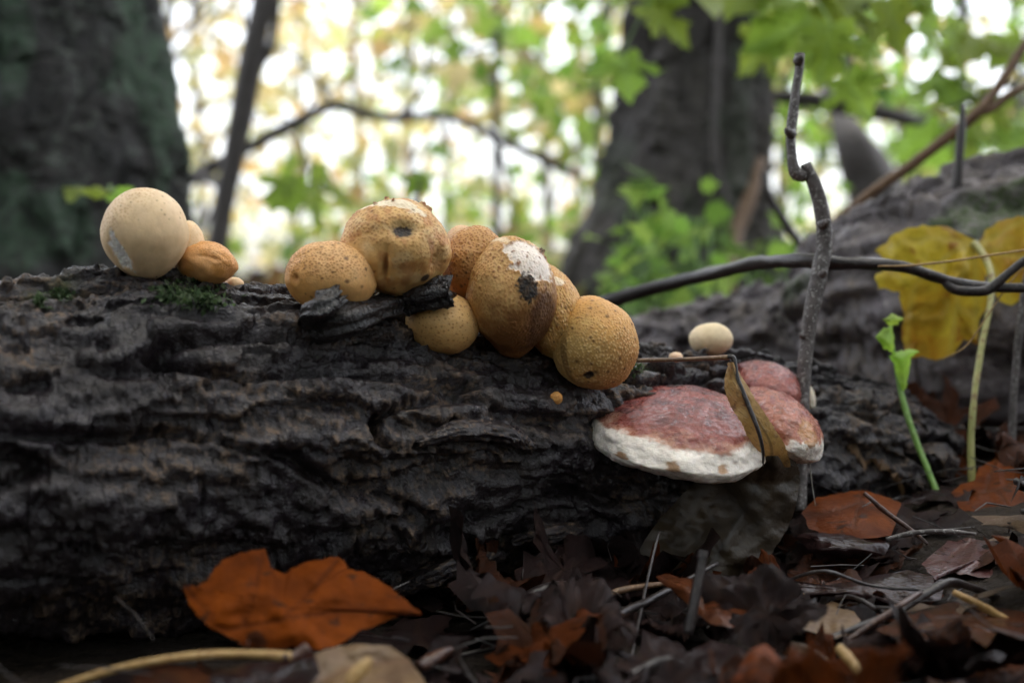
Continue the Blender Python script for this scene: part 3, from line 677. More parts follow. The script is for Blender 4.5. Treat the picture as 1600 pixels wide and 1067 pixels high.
dJ = dI + .003
b = Ball(800, 460, 71, 89, dJ, seed=10, tilt=.10); b.lump(.045, 1.4); b.pear(.10); b.col[:] = np.array((.55, .34, .12))
b.paint(sstep(-.1, .4, b.nz(3)) * .5, np.array((.64, .45, .18)))
b.warts(2700, .00055, .0006, BRN * 1.25, sstep(-.6, .1, b.nz(2.5) + .2), strength=.55)
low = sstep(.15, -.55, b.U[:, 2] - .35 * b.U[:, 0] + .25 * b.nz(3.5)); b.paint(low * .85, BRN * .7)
b.paint(sstep(.1, .6, b.ell(848, 505, 34, 46, .35) + .15 * b.nz(5)) * .9, DBR * .8)
pw = sstep(.12, .22, b.ell(832, 402, 48, 40, -.55) - .28 + .16 * b.nz(6)); b.paint(pw, WHITE); b.disp -= .014 * pw
b.paint(sstep(.35, .5, b.ell(775, 378, 42, 10, .15) + .15 * b.nz(7)) * .8, np.array((.72, .62, .42)))
b.disp += .02 * sstep(.08, .22, b.ell(832, 402, 44, 40, -.55) - .2 + .16 * b.nz(6)) * (1 - pw) * (1 + b.nz(20, 2))
b.warts(420, .0010, .0007, BRN * .75, keep=.55, strength=.95, zone=sstep(.05, .25, b.nz(5, 2, 3) + .15) * sstep(-.1, .3, b.U[:, 2]))
b.warts(900, .0008, .0008, BRN * .8, keep=.6, strength=.9, zone=sstep(.25, .5, b.ell(806, 400, 40, 40)) * sstep(.0, .25, b.nz(7, 2, 6) + .05))
sp = sstep(.30, .55, b.ell(824, 449, 19, 21) + .25 * b.nz(14, 3)); b.paint(sp, BLACK); b.disp += .012 * sp * (b.nz(40, 2) + .4)
g = sstep(.3, .6, b.ell(846, 393, 8, 6) + .2 * b.nz(25, 2)); b.paint(g, DBR * .6); b.disp += .04 * g * (1 + b.nz(40, 2))
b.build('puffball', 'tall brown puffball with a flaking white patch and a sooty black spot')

dK = dJ + .014
b = Ball(862, 487, 49, 79, dK, seed=11, tilt=.35); b.lump(.045); b.col[:] = np.array((.58, .37, .12)); b.paint(sstep(-.1, .5, b.nz(3)) * .5, OCH)
b.warts(2000, .00055, .0007, BRN * 1.3, sstep(-.7, .1, b.U[:, 2] + .3), strength=.55); b.warts(1100, .0004, .0006, np.array((.78, .62, .34)), sstep(.4, -.3, b.U[:, 2] + .3 * b.nz(3)), strength=.6)
b.paint(sstep(.2, .5, b.ell(874, 436, 16, 7, -.3) + .2 * b.nz(9)), np.array((.80, .72, .55))); b.warts(200, .0007, .0003, DBR, keep=.4, strength=.7)
b.build('puffball', 'ochre warty puffball squeezed between the tall brown and the angular end puffball')
dL = dK - .004
b = Ball(928, 536, 68, 73, dL, seed=12, tilt=.45); b.disp += .05 * (np.abs(b.U[:, 0]) ** 4 + np.abs(b.U[:, 2]) ** 4 - .6); b.lump(.045, 1.3); b.col[:] = np.array((.60, .40, .13))
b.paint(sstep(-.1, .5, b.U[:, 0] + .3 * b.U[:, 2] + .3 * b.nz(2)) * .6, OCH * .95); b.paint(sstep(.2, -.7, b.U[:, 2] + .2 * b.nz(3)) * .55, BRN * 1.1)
b.warts(2200, .00050, .0007, np.array((.76, .58, .28)), sstep(.6, -.1, b.U[:, 2] + .3 * b.nz(3)), strength=.55); b.warts(1700, .0004, .0005, BRN * 1.3, sstep(-.1, .5, b.U[:, 2] + .3 * b.U[:, 0]), strength=.55)
g = b.dent(918, 588, 14, 7, .10, .1, .03); b.paint(sstep(.3, .6, g + .1 * b.nz(10)), BLACK); b.dent(905, 570, 20, 10, .04, -.4); b.warts(160, .0008, .0003, DBR, keep=.4, strength=.7)
b.paint(sstep(.25, .6, b.ell(880, 560, 8, 50, -.5)) * .5, DBR)
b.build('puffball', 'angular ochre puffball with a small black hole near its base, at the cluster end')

dM = hd(869, 622, .54)
b = Ball(869, 622, 10, 10, dM - .001, n=6, seed=13, depth=.8); b.lump(.05); b.col[:] = np.array((.62, .33, .09)); b.warts(120, .0003, .0003, BRN, strength=.5)
b.build('puffball', 'tiny orange puffball button on the dark bark below the cluster')
dN = hd(1110, 556, .66)
b = Ball(1111, 530, 34, 26, dN + .004, n=6, seed=14); b.lump(.03, 1.2); b.col[:] = np.array((.80, .66, .44))
b.build('puffball', 'smooth cream egg-shaped puffball on the log behind the bent leaf stalk', mat=M_puff_pale)
dO = hd(1056, 560, .64)
b = Ball(1056, 558, 11, 8, dO, n=6, seed=15); b.col[:] = np.array((.78, .58, .40)); b.lump(.04)
b.build('puffball', 'tiny pinkish puffball button beside the cream egg-shaped one', mat=M_puff_pale)

# bracket fungi
PINK = np.array((.205, .046, .035)); RED = np.array((.105, .020, .020)); RIMW = np.array((.84, .76, .68))
def bracket(px, py, w, up, dn, d, depth, label, seed, rim_fn, tilt=0.0, pitch=0.25, edge=lambda x, y: 0 * x, hump=lambda x, y: 0 * x, base=PINK, dark=RED, spots=(), name='bracket_fungus'):
    U, Fc = ico(7); k = d / F; o = seed * 2.3
    nz = lambda f, oc=3, s=0: fbm(U[:, 0] * f + o + s, U[:, 1] * f - o, U[:, 2] * f + o, oc)
    x, y, z = U.T
    top = np.sign(z) * np.abs(z) ** 0.9
    Z = np.where(z > 0, top * up, z * dn) * k
    fl = 1 + .06 * nz(1.5, 2) + .008 * nz(5, 2) + edge(x, y)
    P = np.stack([x * w * k * fl, y * depth * fl, Z * (1 + .05 * nz(2)) * (1 + hump(x, y))], -1)
    pz = lambda f, oc=2, s=0: fbm(P[:, 0] * f + o + s, P[:, 1] * f, P[:, 2] * f - o, oc)
    g1, g2, g3 = pz(170), pz(520), pz(1500)
    P = P + U * (.00045 * g1 + .00016 * g2 + .00008 * g3)[:, None]
    P[:, 2] += pitch * P[:, 1]                      # back edge higher
    c, t = math.cos(tilt), math.sin(tilt); P = np.stack([P[:, 0] * c - P[:, 2] * t, P[:, 1], P[:, 0] * t + P[:, 2] * c], -1)
    col = lerp(base, dark, np.clip(sstep(-.2, .4, nz(4) + .7 * (y + .1)), 0, 1))
    col = col * (1 - .3 * sstep(.1, .5, pz(260, 2)))[:, None] + np.array((.26, .10, .08)) * (.25 * sstep(.15, .5, pz(420, 2, 5)))[:, None]
    global pz2; pz2 = pz
    rm = rim_fn(x, y, z, nz)
    col = lerp(col, np.array((.42, .20, .13)), sstep(.15, .5, rm)); 
    m = sstep(.42, .75, rm); col = col * (1 - m[:, None]) + (RIMW * (1 - .12 * sstep(0, .4, nz(9)))[:, None]) * m[:, None]
    for sx, sz, sr in spots:
        q = np.exp(-(((x - sx) / sr) ** 2 + ((z - sz) / (sr * 1.6)) ** 2)) * (y < 0); col = lerp(col, np.array((.36, .16, .035)), sstep(.35, .65, q + .3 * nz(14, 2)) * .8)
    ob = mesh_obj(name, P, Fc, M_bracket, cols={'Col': np.clip(col, .004, 1)}); ob.location = at(px, py, d)
    return tag(ob, label, 'bracket fungus', 'reddish bracket fungi on the log')
dP = hd(1045, 745, .56)
bracket(1048, 680, 138, 66, 44, dP - .006, .050, 'wide red bracket fungus with a thick white rim and three small brown spots', 1,
        lambda x, y, z, nz: sstep(.74, .10, z + .16 * nz(3) + .05 * pz2(500) + .10 * x) , tilt=-.10, pitch=.16, edge=lambda x, y: .08 * np.clip(x, 0, 1) * (y < 0) - .10 * sstep(.55, .9, -x) * 0, hump=lambda x, y: .28 * x, spots=((-.62, -.02, .075), (-.12, .02, .085), (.40, .0, .06)))
bracket(1217, 664, 70, 46, 40, dP + .010, .040, 'smaller red bracket fungus with a drooping white lip beside the withered leaf', 2,
        lambda x, y, z, nz: sstep(.55, .05, z - .55 * x + .25 + .16 * nz(3) + .04 * nz(20, 2)), tilt=-.55, pitch=.12, base=np.array((.30, .10, .06)), dark=np.array((.20, .05, .04)), spots=((.15, .50, .20), (.35, .35, .18)))
bracket(1195, 606, 55, 40, 34, hd(1195, 640, .60) + .004, .030, 'rounded plum-red bracket fungus without a white rim behind the upright twig', 3,
        lambda x, y, z, nz: x * 0 - 1, tilt=-.1, pitch=.1, base=np.array((.25, .07, .055)), dark=np.array((.15, .04, .04)))
b = Ball(1265, 624, 9, 24, hd(1262, 636, .63), n=6, seed=21, depth=.7, tilt=.12); b.lump(.06); b.col[:] = (.72, .70, .58)
b.build('bracket_fungus', 'thin pale whitish bracket edge peeking out behind the upright twig', cat='bracket fungus')

# ------------------------------------------------------------------ loose bark on the log
def bark_piece(name, path, rad, flat, seed, mat=M_strip, n=90, seg=40, edge=0.25):
    c = spline([at(*p) for p in path], n); R = np.interp(np.linspace(0, 1, n), np.linspace(0, 1, len(rad)), rad)
    T, N, B = frames(c, (0, -.5, 1)); th = np.linspace(0, 2 * np.pi, seg, endpoint=False)
    ct, st = np.cos(th), np.sin(th); sq = (np.abs(ct) ** 4 + np.abs(st) ** 4) ** -.25     # squarish section
    s = np.linspace(0, 1, n)[:, None] * np.linalg.norm(c[-1] - c[0])
    q = fbm(s * 60 + seed, ct[None] * 1.6, st[None] * 1.6 + seed, 3)
    t = q * 3; fr = t - np.floor(t); q2 = (np.floor(t) + sstep(0, .35, fr)) / 3
    r = R[:, None] * sq[None] * (1 + .30 * q2) + .0008 * perlin(s * 300, ct * 4, st * 4 + seed)
    P = c[:, None] + r[..., None] * (ct[None, :, None] * N[:, None] * flat + st[None, :, None] * B[:, None])
    jag = .004 * perlin(ct[None, :] * 3 + seed, st[None, :] * 3, np.zeros((1, 1)))
    P[-3:] += T[-3:, None] * jag[..., None] * 1.2; P[:3] += T[:3, None] * jag[..., None]
    P = np.concatenate([np.broadcast_to(P[0].mean(0), (1, seg, 3)), P, np.broadcast_to(P[-1].mean(0), (1, seg, 3))])
    z = np.zeros((n + 2, seg)); e = np.concatenate([np.zeros((1, seg)), np.exp(-((fr - .3) / .12) ** 2) * edge, np.zeros((1, seg))])
    return adopt(mesh_obj(name, P.reshape(-1, 3), grid_faces(n + 2, seg), mat, attrs={'edge': e, 'moss': z}), log_root)
dS = hd(520, 520, .5)
bark_piece('bark_strip', [(470, 522, dS + .004), (540, 500, dS - .006), (620, 474, dI - .012), (672, 459, dI - .016), (704, 452, dI - .016)], [.004, .0060, .0062, .0060, .0058], .8, 3.1)
bark_piece('bark_chunk', [(488, 496, dE - .012), (505, 478, dE - .018), (528, 462, dE - .017)], [.0052, .0058, .0036], .75, 6.2, n=40)
for k, (pp, rr) in enumerate([([(624, 922, .0), (680, 893, -.006), (740, 872, -.008), (784, 866, -.004)], [.003, .0050, .0052, .004]),
                              ([(800, 842, 0), (850, 832, -.004), (905, 826, -.002)], [.003, .0042, .003]),
                              ([(655, 690, .0), (720, 672, -.004), (790, 678, -.004), (830, 700, .0)], [.002, .0042, .0045, .003])]):
    bark_piece('bark_flake', [(x, y, hd(x, y, .5) + q) for x, y, q in pp], rr, .7, 11.0 + 3 * k, M_log, edge=1.0)

# ------------------------------------------------------------------ leaf blades
MAPLE = [(.0, .0), (.10, -.07), (.24, -.13), (.33, -.07), (.30, .02), (.38, .05), (.30, .13), (.27, .17), (.38, .18), (.47, .22), (.56, .22), (.60, .30), (.72, .42), (.60, .42), (.56, .50), (.46, .47), (.36, .44), (.22, .43),
         (.22, .52), (.30, .57), (.27, .64), (.33, .73), (.22, .73), (.18, .80), (.12, .87), (.0, 1.02)]
def maple_outline(r, n=2):
    h = np.array(MAPLE); l = h[1:-1][::-1] * (-1, 1); o = np.vstack([h, l]); o[:, 0] *= r.uniform(.85, 1.1)
    return o + r.normal(size=o.shape) * .016
def oval_outline(r, w=.28, teeth=26, tooth=.03):
    t = np.linspace(0, 1, teeth * 2 + 1); x = w * np.sin(np.pi * t ** .85) ** .8 + tooth * ((np.arange(len(t)) % 2) * np.sin(np.pi * t))
    h = np.stack([x, t], -1); l = h[1:-1][::-1] * (-1, 1); o = np.vstack([h, l]); return o + r.normal(size=o.shape) * .008
MV = [((0, 0), (0, 1)), ((0, .02), (.68, .41)), ((0, .02), (-.68, .41)), ((0, .02), (.32, -.06)), ((0, .02), (-.32, -.06)), ((0, .35), (.27, .66)), ((0, .35), (-.27, .66)), ((.3, .19), (.55, .25)), ((-.3, .19), (-.55, .25))]
OV = [((0, 0), (0, 1))] + [((0, .08 + .12 * i), (sg * .30, .22 + .12 * i)) for i in range(7) for sg in (1, -1)]
def blade(outline, centre, veins, rings, fold, bend, ripple, seed, curl=0.0, vw=.012):
    """unit blade in x,y with relief z; returns verts, tris/quads, vein mask"""
    r = np.random.default_rng(seed); o = np.asarray(outline, float); n = len(o)
    c = np.array(centre, float); t = (np.arange(1, rings + 1) / rings) ** .9
    XY = c + t[:, None, None] * (o - c)[None]
    XY = np.concatenate([np.broadcast_to(c, (1, n, 2)), XY]); x, y = XY[..., 0], XY[..., 1]
    vd = np.full(x.shape, 9.0)
    for (a, b_) in veins:
        a, b_ = np.array(a), np.array(b_); ab = b_ - a; tt = np.clip(((x - a[0]) * ab[0] + (y - a[1]) * ab[1]) / (ab @ ab), 0, 1)
        vd = np.minimum(vd, np.hypot(x - a[0] - tt * ab[0], y - a[1] - tt * ab[1]))
    vm = np.exp(-(vd / vw) ** 2)
    s = r.uniform(0, 99)
    z = fold * np.abs(x) + bend * (y - .4) ** 2 + ripple * fbm(x * 2.6 + s, y * 2.6, s * .1 + 0 * x, 3) + curl * (x * x + (y - .45) ** 2) * 1.2
    z = z - .018 * vm + .10 * ripple * np.minimum(vd / .1, 1)
    # rolled edges
    e = np.concatenate([[0], t])[:, None] ** 6; z = z + e * .5 * ripple * perlin(x * 5 + s, y * 5, s + 0 * x)
    V = np.stack([x, y, z], -1)
    return V.reshape(-1, 3), grid_faces(rings + 1, n), vm.ravel()
def leaf_basis(base, tip, hint):
    Y = (tip - base); L = Y.length; Y = Y / L; Z = (hint - Y * hint.dot(Y)).normalized(); X = Y.cross(Z)
    return Matrix(((X.x, Y.x, Z.x), (X.y, Y.y, Z.y), (X.z, Y.z, Z.z))), L
def outline_leaf(name, label, poly, centre, dfun, mat, veins=(), rings=14, bulge=.004, ripple=.0025, seed=0, group=None, parts=None, cat='leaf', vw=3.0, sub=4):
    """a leaf whose real outline is laid out in metres on its own bent sheet at its own distance"""
    p = np.array(poly, float); m = len(p); r = np.random.default_rng(seed)
    q = np.concatenate([np.linspace(p[i], p[(i + 1) % m], sub, endpoint=False) for i in range(m)])
    q += r.normal(size=q.shape) * .9
    c = np.array(centre, float); n = len(q); t = (np.arange(1, rings + 1) / rings)
    XY = np.concatenate([np.broadcast_to(c, (1, n, 2)), c + t[:, None, None] * (q - c)[None]]); x, y = XY[..., 0], XY[..., 1]
    vd = np.full(x.shape, 99.0)
    for line in veins:
        L = spline([(a, b_, 0) for a, b_ in line], 24)[:, :2]
        for a, b_ in zip(L[:-1], L[1:]):
            ab = b_ - a; tt = np.clip(((x - a[0]) * ab[0] + (y - a[1]) * ab[1]) / (ab @ ab + 1e-9), 0, 1); vd = np.minimum(vd, np.hypot(x - a[0] - tt * ab[0], y - a[1] - tt * ab[1]))
    vm = np.exp(-(vd / vw) ** 2)
    tt = np.concatenate([[0], t])[:, None]
    dd = np.vectorize(dfun)(x, y) - bulge * (1 - tt ** 2) + ripple * fbm(x / 70 + seed, y / 70, 0 * x + seed, 3) + .0005 * vm - ripple * .15 * np.minimum(vd / 25, 1)
    V = np.array([at(a, b_, e) for a, b_, e in zip(x.ravel(), y.ravel(), dd.ravel())])
    root = empty(name, V.mean(0)); bpy.context.view_layer.update(); tag(root, label, cat, group)
    bl = adopt(mesh_obj('blade', V, grid_faces(rings + 1, n), mat, attrs={'vein': vm}), root)
    xy = np.stack([x.ravel(), y.ravel()], -1)
    for i, line in enumerate(veins):                # raised ribs under the blade's own skin
        L = spline([(a, b_, 0) for a, b_ in line], 9)[:, :2]
        pts = [V[np.argmin(((xy - q_) ** 2).sum(1))] for q_ in L]
        pts = [p_ for i_, p_ in enumerate(pts) if i_ == 0 or np.linalg.norm(p_ - pts[i_ - 1]) > 1e-5]
        if len(pts) < 3: continue
        rv = (.00065 if i == 0 else .0004) * (1.5 if vw > 3.5 else 1)
        t_ = tube('midrib' if i == 0 else 'side_vein', pts, [rv, rv * .7, rv * .3], mat, n=24, seg=6, rough=.1)
        t_.parent = bl; t_.matrix_parent_inverse = Matrix.Translation(-root.location)
    return root

# ------------------------------------------------------------------ hero leaves
# big orange leaf propped against the foot of the log
poly = [(285, 914), (300, 920), (322, 908), (336, 885), (352, 872), (385, 862), (414, 856), (418, 872), (424, 886), (445, 898), (458, 886), (480, 878), (528, 869), (538, 876), (545, 888), (572, 895), (604, 914), (630, 934), (660, 960),
        (626, 961), (598, 972), (560, 985), (535, 1003), (500, 1014), (460, 1010), (420, 1014), (380, 1006), (350, 990), (318, 972), (296, 945)]
ol = outline_leaf('orange_leaf', 'large ragged orange maple leaf propped against the foot of the log', poly, (440, 945), lambda x, y: .405 - (y - 935) * .00022 + (x - 440) * .00006, M_lf_orange,
             veins=[[(345, 985), (440, 968), (540, 955), (655, 959)], [(380, 978), (400, 920), (412, 862)], [(440, 968), (490, 920), (528, 874)], [(345, 985), (310, 940), (290, 916)]], seed=3, bulge=.006, ripple=.004)
# bottom left stalk and the curled leaves it belongs to
st = tree_thing('leaf_stalk', 'long straw-coloured leaf stalk lying in front of the orange leaf', 'stalk', loc=at(300, 1030, .375))
adopt(tube('stalk', [at(*q) for q in [(60, 1090, .36), (110, 1067, .362), (180, 1045, .366), (255, 1030, .37), (330, 1022, .375), (400, 1022, .378), (455, 1027, .38)]], [.0011, .0011, .0011, .0012, .0013, .0014, .0018], M_straw, n=60, seg=8), st)
adopt(tube('stalk_foot', [at(*q) for q in [(440, 1027, .379), (462, 1026, .381), (482, 1014, .383)]], [.0017, .0022, .0026], M_twig_red, n=16, seg=8), st)
outline_leaf('curled_leaf', 'pale pinkish tan curled leaf at the foot of the orange leaf', [(470, 1030), (520, 1010), (560, 1006), (610, 1008), (640, 1030), (660, 1060), (690, 1100), (560, 1110), (480, 1100), (440, 1075)], (570, 1055), lambda x, y: .372 - (y - 1050) * .0004, M_lf_tan,
             veins=[[(470, 1075), (560, 1040), (640, 1030)]], seed=5, bulge=-.004, ripple=.006)
outline_leaf('curled_leaf', 'dark plum leaf with a shiny fold beneath the straw stalk', [(330, 1050), (390, 1035), (450, 1030), (490, 1018), (500, 1050), (470, 1090), (380, 1100), (320, 1090)], (410, 1062), lambda x, y: .366 - (y - 1050) * .0003, M_lf_dark, seed=6, bulge=.004, ripple=.006)
outline_leaf('curled_leaf', 'brown scrap of leaf under the straw stalk by the log foot', [(205, 1062), (240, 1035), (300, 1040), (335, 1060), (330, 1095), (240, 1100)], (270, 1068), lambda x, y: .368 - (y - 1050) * .0005, M_lf_brown, seed=7, bulge=.004, ripple=.005)

# withered leaf hanging over the brackets: stalk, folded neck, broad blade below
dH = dP - .036
wl = tree_thing('withered_leaf', 'withered brown leaf hooked between the two white-rimmed brackets by its bent stalk', 'leaf', loc=at(1180, 660, dH))
adopt(tube('stalk', [at(*q) for q in [(995, 563, dH - .006), (1050, 562, dH - .004), (1100, 560, dH - .001), (1138, 558, dH + .002)]], [.0008, .0008, .0009, .0011], M_twig_brown, n=30, seg=8), wl)
adopt(tube('midrib', [at(*q) for q in [(1134, 558, dH + .002), (1146, 560, dH + .001), (1152, 590, dH - .001), (1168, 630, dH - .004), (1184, 670, dH - .007), (1192, 705, dH - .005), (1192, 728, dH + .002)]], [.0010, .0011, .0009, .0010, .0009, .0007, .0004], M_strip if False else M_twig_dark, n=60, seg=8), wl)
def strip_leaf(name, left, right, mat, parent, nu=60, nv=26, cup=.003, ripple=.0015, seed=1, midv=.5):
    l, r = spline(left, nu), spline(right, nu); t = np.linspace(0, 1, nv)[None, :, None]
    q = l[:, None] * (1 - t) + r[:, None] * t; rr = np.random.default_rng(seed); o = rr.uniform(0, 50)
    tt = np.linspace(0, 1, nv)[None]
    q[..., 2] += -cup * np.sin(np.pi * tt) + ripple * fbm(q[..., 0] / 45 + o, q[..., 1] / 60, o + 0 * q[..., 0], 3)
    q[:, 0, :2] += rr.normal(size=(nu, 2)) * .5; q[:, -1, :2] += rr.normal(size=(nu, 2)) * .5
    V = np.array([at(*v) for v in q.reshape(-1, 3)])
    vm = np.exp(-((np.broadcast_to(tt, (nu, nv)) - midv) / .035) ** 2)
    k = (np.abs(((np.linspace(0, 7, nu)[:, None] + np.abs(tt - midv) * 4) % 1) - .5) > .46) * .6
    return adopt(mesh_obj(name, V, grid_faces(nu, nv, False), mat, attrs={'vein': np.maximum(vm, k)}), parent)
strip_leaf('folded_neck', [(1138, 566, dH + .003), (1132, 600, dH + .001), (1140, 632, dH), (1158, 660, dH - .003), (1168, 690, dH), (1160, 725, dH + .010)],
           [(1147, 566, dH + .001), (1166, 600, dH - .001), (1186, 632, dH - .003), (1206, 662, dH - .003), (1226, 695, dH + .002), (1236, 730, dH + .012)], M_lf_fold, wl, cup=.002, seed=2, midv=.62)
strip_leaf('blade', [(1160, 712, dH + .012), (1100, 742, dH + .020), (1050, 790, dH + .024), (1010, 840, dH + .020), (990, 885, dH + .014), (1000, 912, dH + .01)],
           [(1240, 712, dH + .014), (1250, 745, dH + .020), (1240, 800, dH + .022), (1215, 850, dH + .018), (1180, 890, dH + .012), (1120, 915, dH + .008)], M_lf_hang, wl, cup=.008, ripple=.006, seed=3, midv=.6)

# yellow leaves draped beside the second log
yl = outline_leaf('yellow_leaf', 'big drooping yellow maple leaf with brown blotches hanging by the branch', [(1368, 392), (1385, 378), (1392, 368), (1420, 356), (1450, 352), (1480, 355), (1505, 366), (1525, 378), (1540, 400), (1538, 440), (1545, 470), (1530, 500), (1528, 540), (1505, 530), (1490, 556), (1462, 562), (1440, 558), (1418, 560), (1410, 530), (1412, 490), (1404, 455), (1372, 450), (1368, 430), (1395, 415)], (1475, 440),
             lambda x, y: .70 + (y - 380) * .00005, M_lf_yellow, veins=[[(1522, 380), (1480, 400), (1430, 450), (1415, 540)], [(1522, 380), (1500, 450), (1485, 550)], [(1522, 380), (1450, 370), (1385, 385)], [(1522, 380), (1525, 450), (1525, 520)]], seed=8, bulge=.016, ripple=.014, vw=4)
outline_leaf('yellow_leaf', 'yellow-green leaf standing up beside the drooping blotched one', [(1528, 382), (1540, 360), (1560, 345), (1590, 338), (1630, 345), (1660, 380), (1650, 430), (1610, 455), (1580, 478), (1562, 470), (1545, 440), (1535, 410)], (1585, 405),
             lambda x, y: .715 - (x - 1560) * .0003, M_lf_yellow, veins=[[(1528, 382), (1580, 400), (1650, 400)], [(1528, 382), (1570, 360), (1600, 342)], [(1528, 382), (1560, 430), (1580, 475)]], seed=9, bulge=.010, ripple=.008, vw=4)
adopt(tube('stalk', [at(*q) for q in [(1522, 380, .695), (1540, 405, .685), (1549, 435, .675), (1546, 480, .665), (1533, 545, .655), (1522, 620, .645), (1517, 690, .64), (1519, 760, .635)]], [.0022, .0018, .0018, .0017, .0017, .0017, .0017, .0020], M_stalk, n=60, seg=8), yl)

# orange and brown leaves standing in the litter on the right
outline_leaf('orange_leaf', 'toothed orange-red leaf standing in the litter below the yellow leaf stalk', [(1487, 770), (1500, 757), (1522, 752), (1530, 730), (1545, 722), (1556, 716), (1568, 728), (1582, 730), (1600, 715), (1640, 722), (1650, 790), (1620, 822), (1570, 808), (1530, 800), (1500, 795)], (1565, 770),
             lambda x, y: .60 - (y - 770) * .0006, M_lf_rust, veins=[[(1487, 775), (1560, 765), (1640, 730)], [(1540, 768), (1556, 718)], [(1570, 765), (1600, 720)], [(1560, 768), (1590, 810)]], seed=10, bulge=.006, ripple=.006)
outline_leaf('rust_leaf', 'rust-brown leaf with fine veins lying behind the dark curled leaf', [(1252, 800), (1275, 778), (1310, 770), (1350, 766), (1385, 776), (1408, 786), (1400, 812), (1392, 836), (1350, 842), (1300, 838), (1265, 825)], (1335, 806),
             lambda x, y: .565 - (y - 805) * .0008, M_lf_rust, veins=[[(1350, 768), (1340, 800), (1330, 840)], [(1345, 785), (1300, 800), (1260, 805)], [(1345, 785), (1385, 805), (1398, 820)]], seed=11, bulge=.006, ripple=.004)
outline_leaf('rolled_leaf', 'black shiny rolled leaf in front of the rust-brown leaf', [(1240, 838), (1262, 831), (1310, 832), (1360, 838), (1392, 850), (1380, 868), (1330, 872), (1270, 862)], (1315, 850), lambda x, y: .535 - (y - 850) * .0004, M_lf_dark, seed=12, bulge=.009, ripple=.004)
outline_leaf('rolled_leaf', 'dark grooved leaf with a thin pale upper edge among the litter', [(1210, 905), (1220, 914), (1290, 915), (1330, 905), (1420, 890), (1478, 905), (1470, 935), (1400, 945), (1320, 935), (1250, 930)], (1340, 922), lambda x, y: .49 - (y - 915) * .0006, M_lf_dark, seed=13, bulge=.008, ripple=.006)
outline_leaf('tan_leaf', 'crumpled tan leaf lying between dark wet leaves', [(1212, 975), (1235, 950), (1262, 935), (1278, 952), (1300, 938), (1325, 945), (1345, 968), (1330, 990), (1300, 998), (1262, 985)], (1282, 968), lambda x, y: .455 - (y - 965) * .0008, M_lf_tan, seed=14, bulge=.004, ripple=.010)
outline_leaf('maple_leaf', 'ragged reddish-brown maple leaf spread flat at the litter edge', [(1370, 985), (1410, 960), (1480, 940), (1540, 940), (1600, 950), (1650, 985), (1600, 1000), (1560, 985), (1540, 1010), (1500, 985), (1470, 990), (1450, 1000), (1418, 1008), (1400, 995)], (1500, 968), lambda x, y: .44 - (y - 965) * .0012, M_lf_brown,
             veins=[[(1640, 985), (1500, 965), (1375, 985)], [(1500, 965), (1540, 942)], [(1460, 972), (1418, 1005)]], seed=15, bulge=.004, ripple=.006)
outline_leaf('ochre_leaf', 'ochre-orange leaf tip rising from the litter beside the root knot', [(1130, 1100), (1150, 1050), (1172, 1015), (1195, 1005), (1220, 1030), (1250, 1050), (1262, 1100)], (1195, 1060), lambda x, y: .36 - (y - 1060) * .0002, M_lf_rust, seed=16, bulge=.004, ripple=.005)
outline_leaf('plum_leaf', 'pinkish-brown curled leaf beside the thin upright stub', [(1024, 900), (1045, 896), (1085, 905), (1130, 912), (1165, 930), (1190, 965), (1150, 980), (1110, 975), (1060, 930)], (1110, 935), lambda x, y: .455 - (y - 930) * .0006, M_lf_brown, seed=17, bulge=.008, ripple=.006)
outline_leaf('plum_leaf', 'wide dark plum leaf with folds at the front of the litter', [(1040, 1060), (1070, 1020), (1110, 1000), (1160, 1010), (1180, 1040), (1150, 1080), (1080, 1100)], (1110, 1045), lambda x, y: .395 - (y - 1040) * .0006, M_lf_dark, seed=18, bulge=.006, ripple=.006)
outline_leaf('maple_leaf', 'large dark wine-red pleated leaf below the toothed orange leaf', [(1440, 880), (1475, 850), (1500, 825), (1550, 820), (1585, 845), (1640, 860), (1650, 930), (1600, 925), (1560, 905), (1530, 900), (1490, 895), (1460, 905)], (1545, 865), lambda x, y: .53 - (y - 865) * .0009, leaf_mat('wine_leaf', (.055, .02, .02), (.09, .032, .03), (.12, .05, .04), .3, .08, 70, var=.1),
             veins=[[(1555, 822), (1545, 865), (1500, 893)], [(1553, 825), (1590, 880), (1620, 922)], [(1555, 822), (1480, 870)]], seed=19, bulge=.006, ripple=.009)

# ------------------------------------------------------------------ twigs and stems
def stem(name, label, pts, radii, mat, n=50, seg=9, rough=.15, cat='twig', group=None, subs=()):
    P = [at(*q) for q in pts]; low = min(P, key=lambda v: v.z)
    e = tree_thing(name, label, cat, group, loc=low)
    adopt(tube('stem', P, radii, mat, n=n, seg=seg, rough=rough), e)
    for sn, sp_, sr in subs: adopt(tube(sn, [at(*q) for q in sp_], sr, mat, n=24, seg=7, rough=.25), e)
    return e
stem('upright_twig', 'crooked grey lichen-specked twig standing upright beside the brackets', [(1250, 800, .585), (1251, 740, .590), (1254, 640, .592), (1258, 570, .594), (1266, 500, .596), (1279, 430, .598), (1287, 385, .60), (1284, 330, .60), (1272, 288, .60), (1258, 256, .60)],
     [.0030, .0031, .0034, .0035, .0036, .0038, .0037, .0034, .0031, .0026], M_twig_grey, n=120, seg=14, rough=.22,
     subs=[('side_twig', [(1259, 276, .60), (1245, 272, .60), (1238, 252, .60), (1236, 215, .602), (1240, 175, .604), (1244, 140, .605), (1249, 110, .606), (1250, 84, .606)], [.0028, .0034, .0026, .0023, .0024, .0022, .0021, .0026])] +
          [('knot', [(x, y, .598), (x + dx, y - 4, .594), (x + 2 * dx, y - 8, .592)], [.0026, .0020, .0008]) for x, y, dx in ((1279, 432, 6), (1262, 530, -6), (1284, 352, 6), (1236, 210, -4), (1247, 96, 3))])
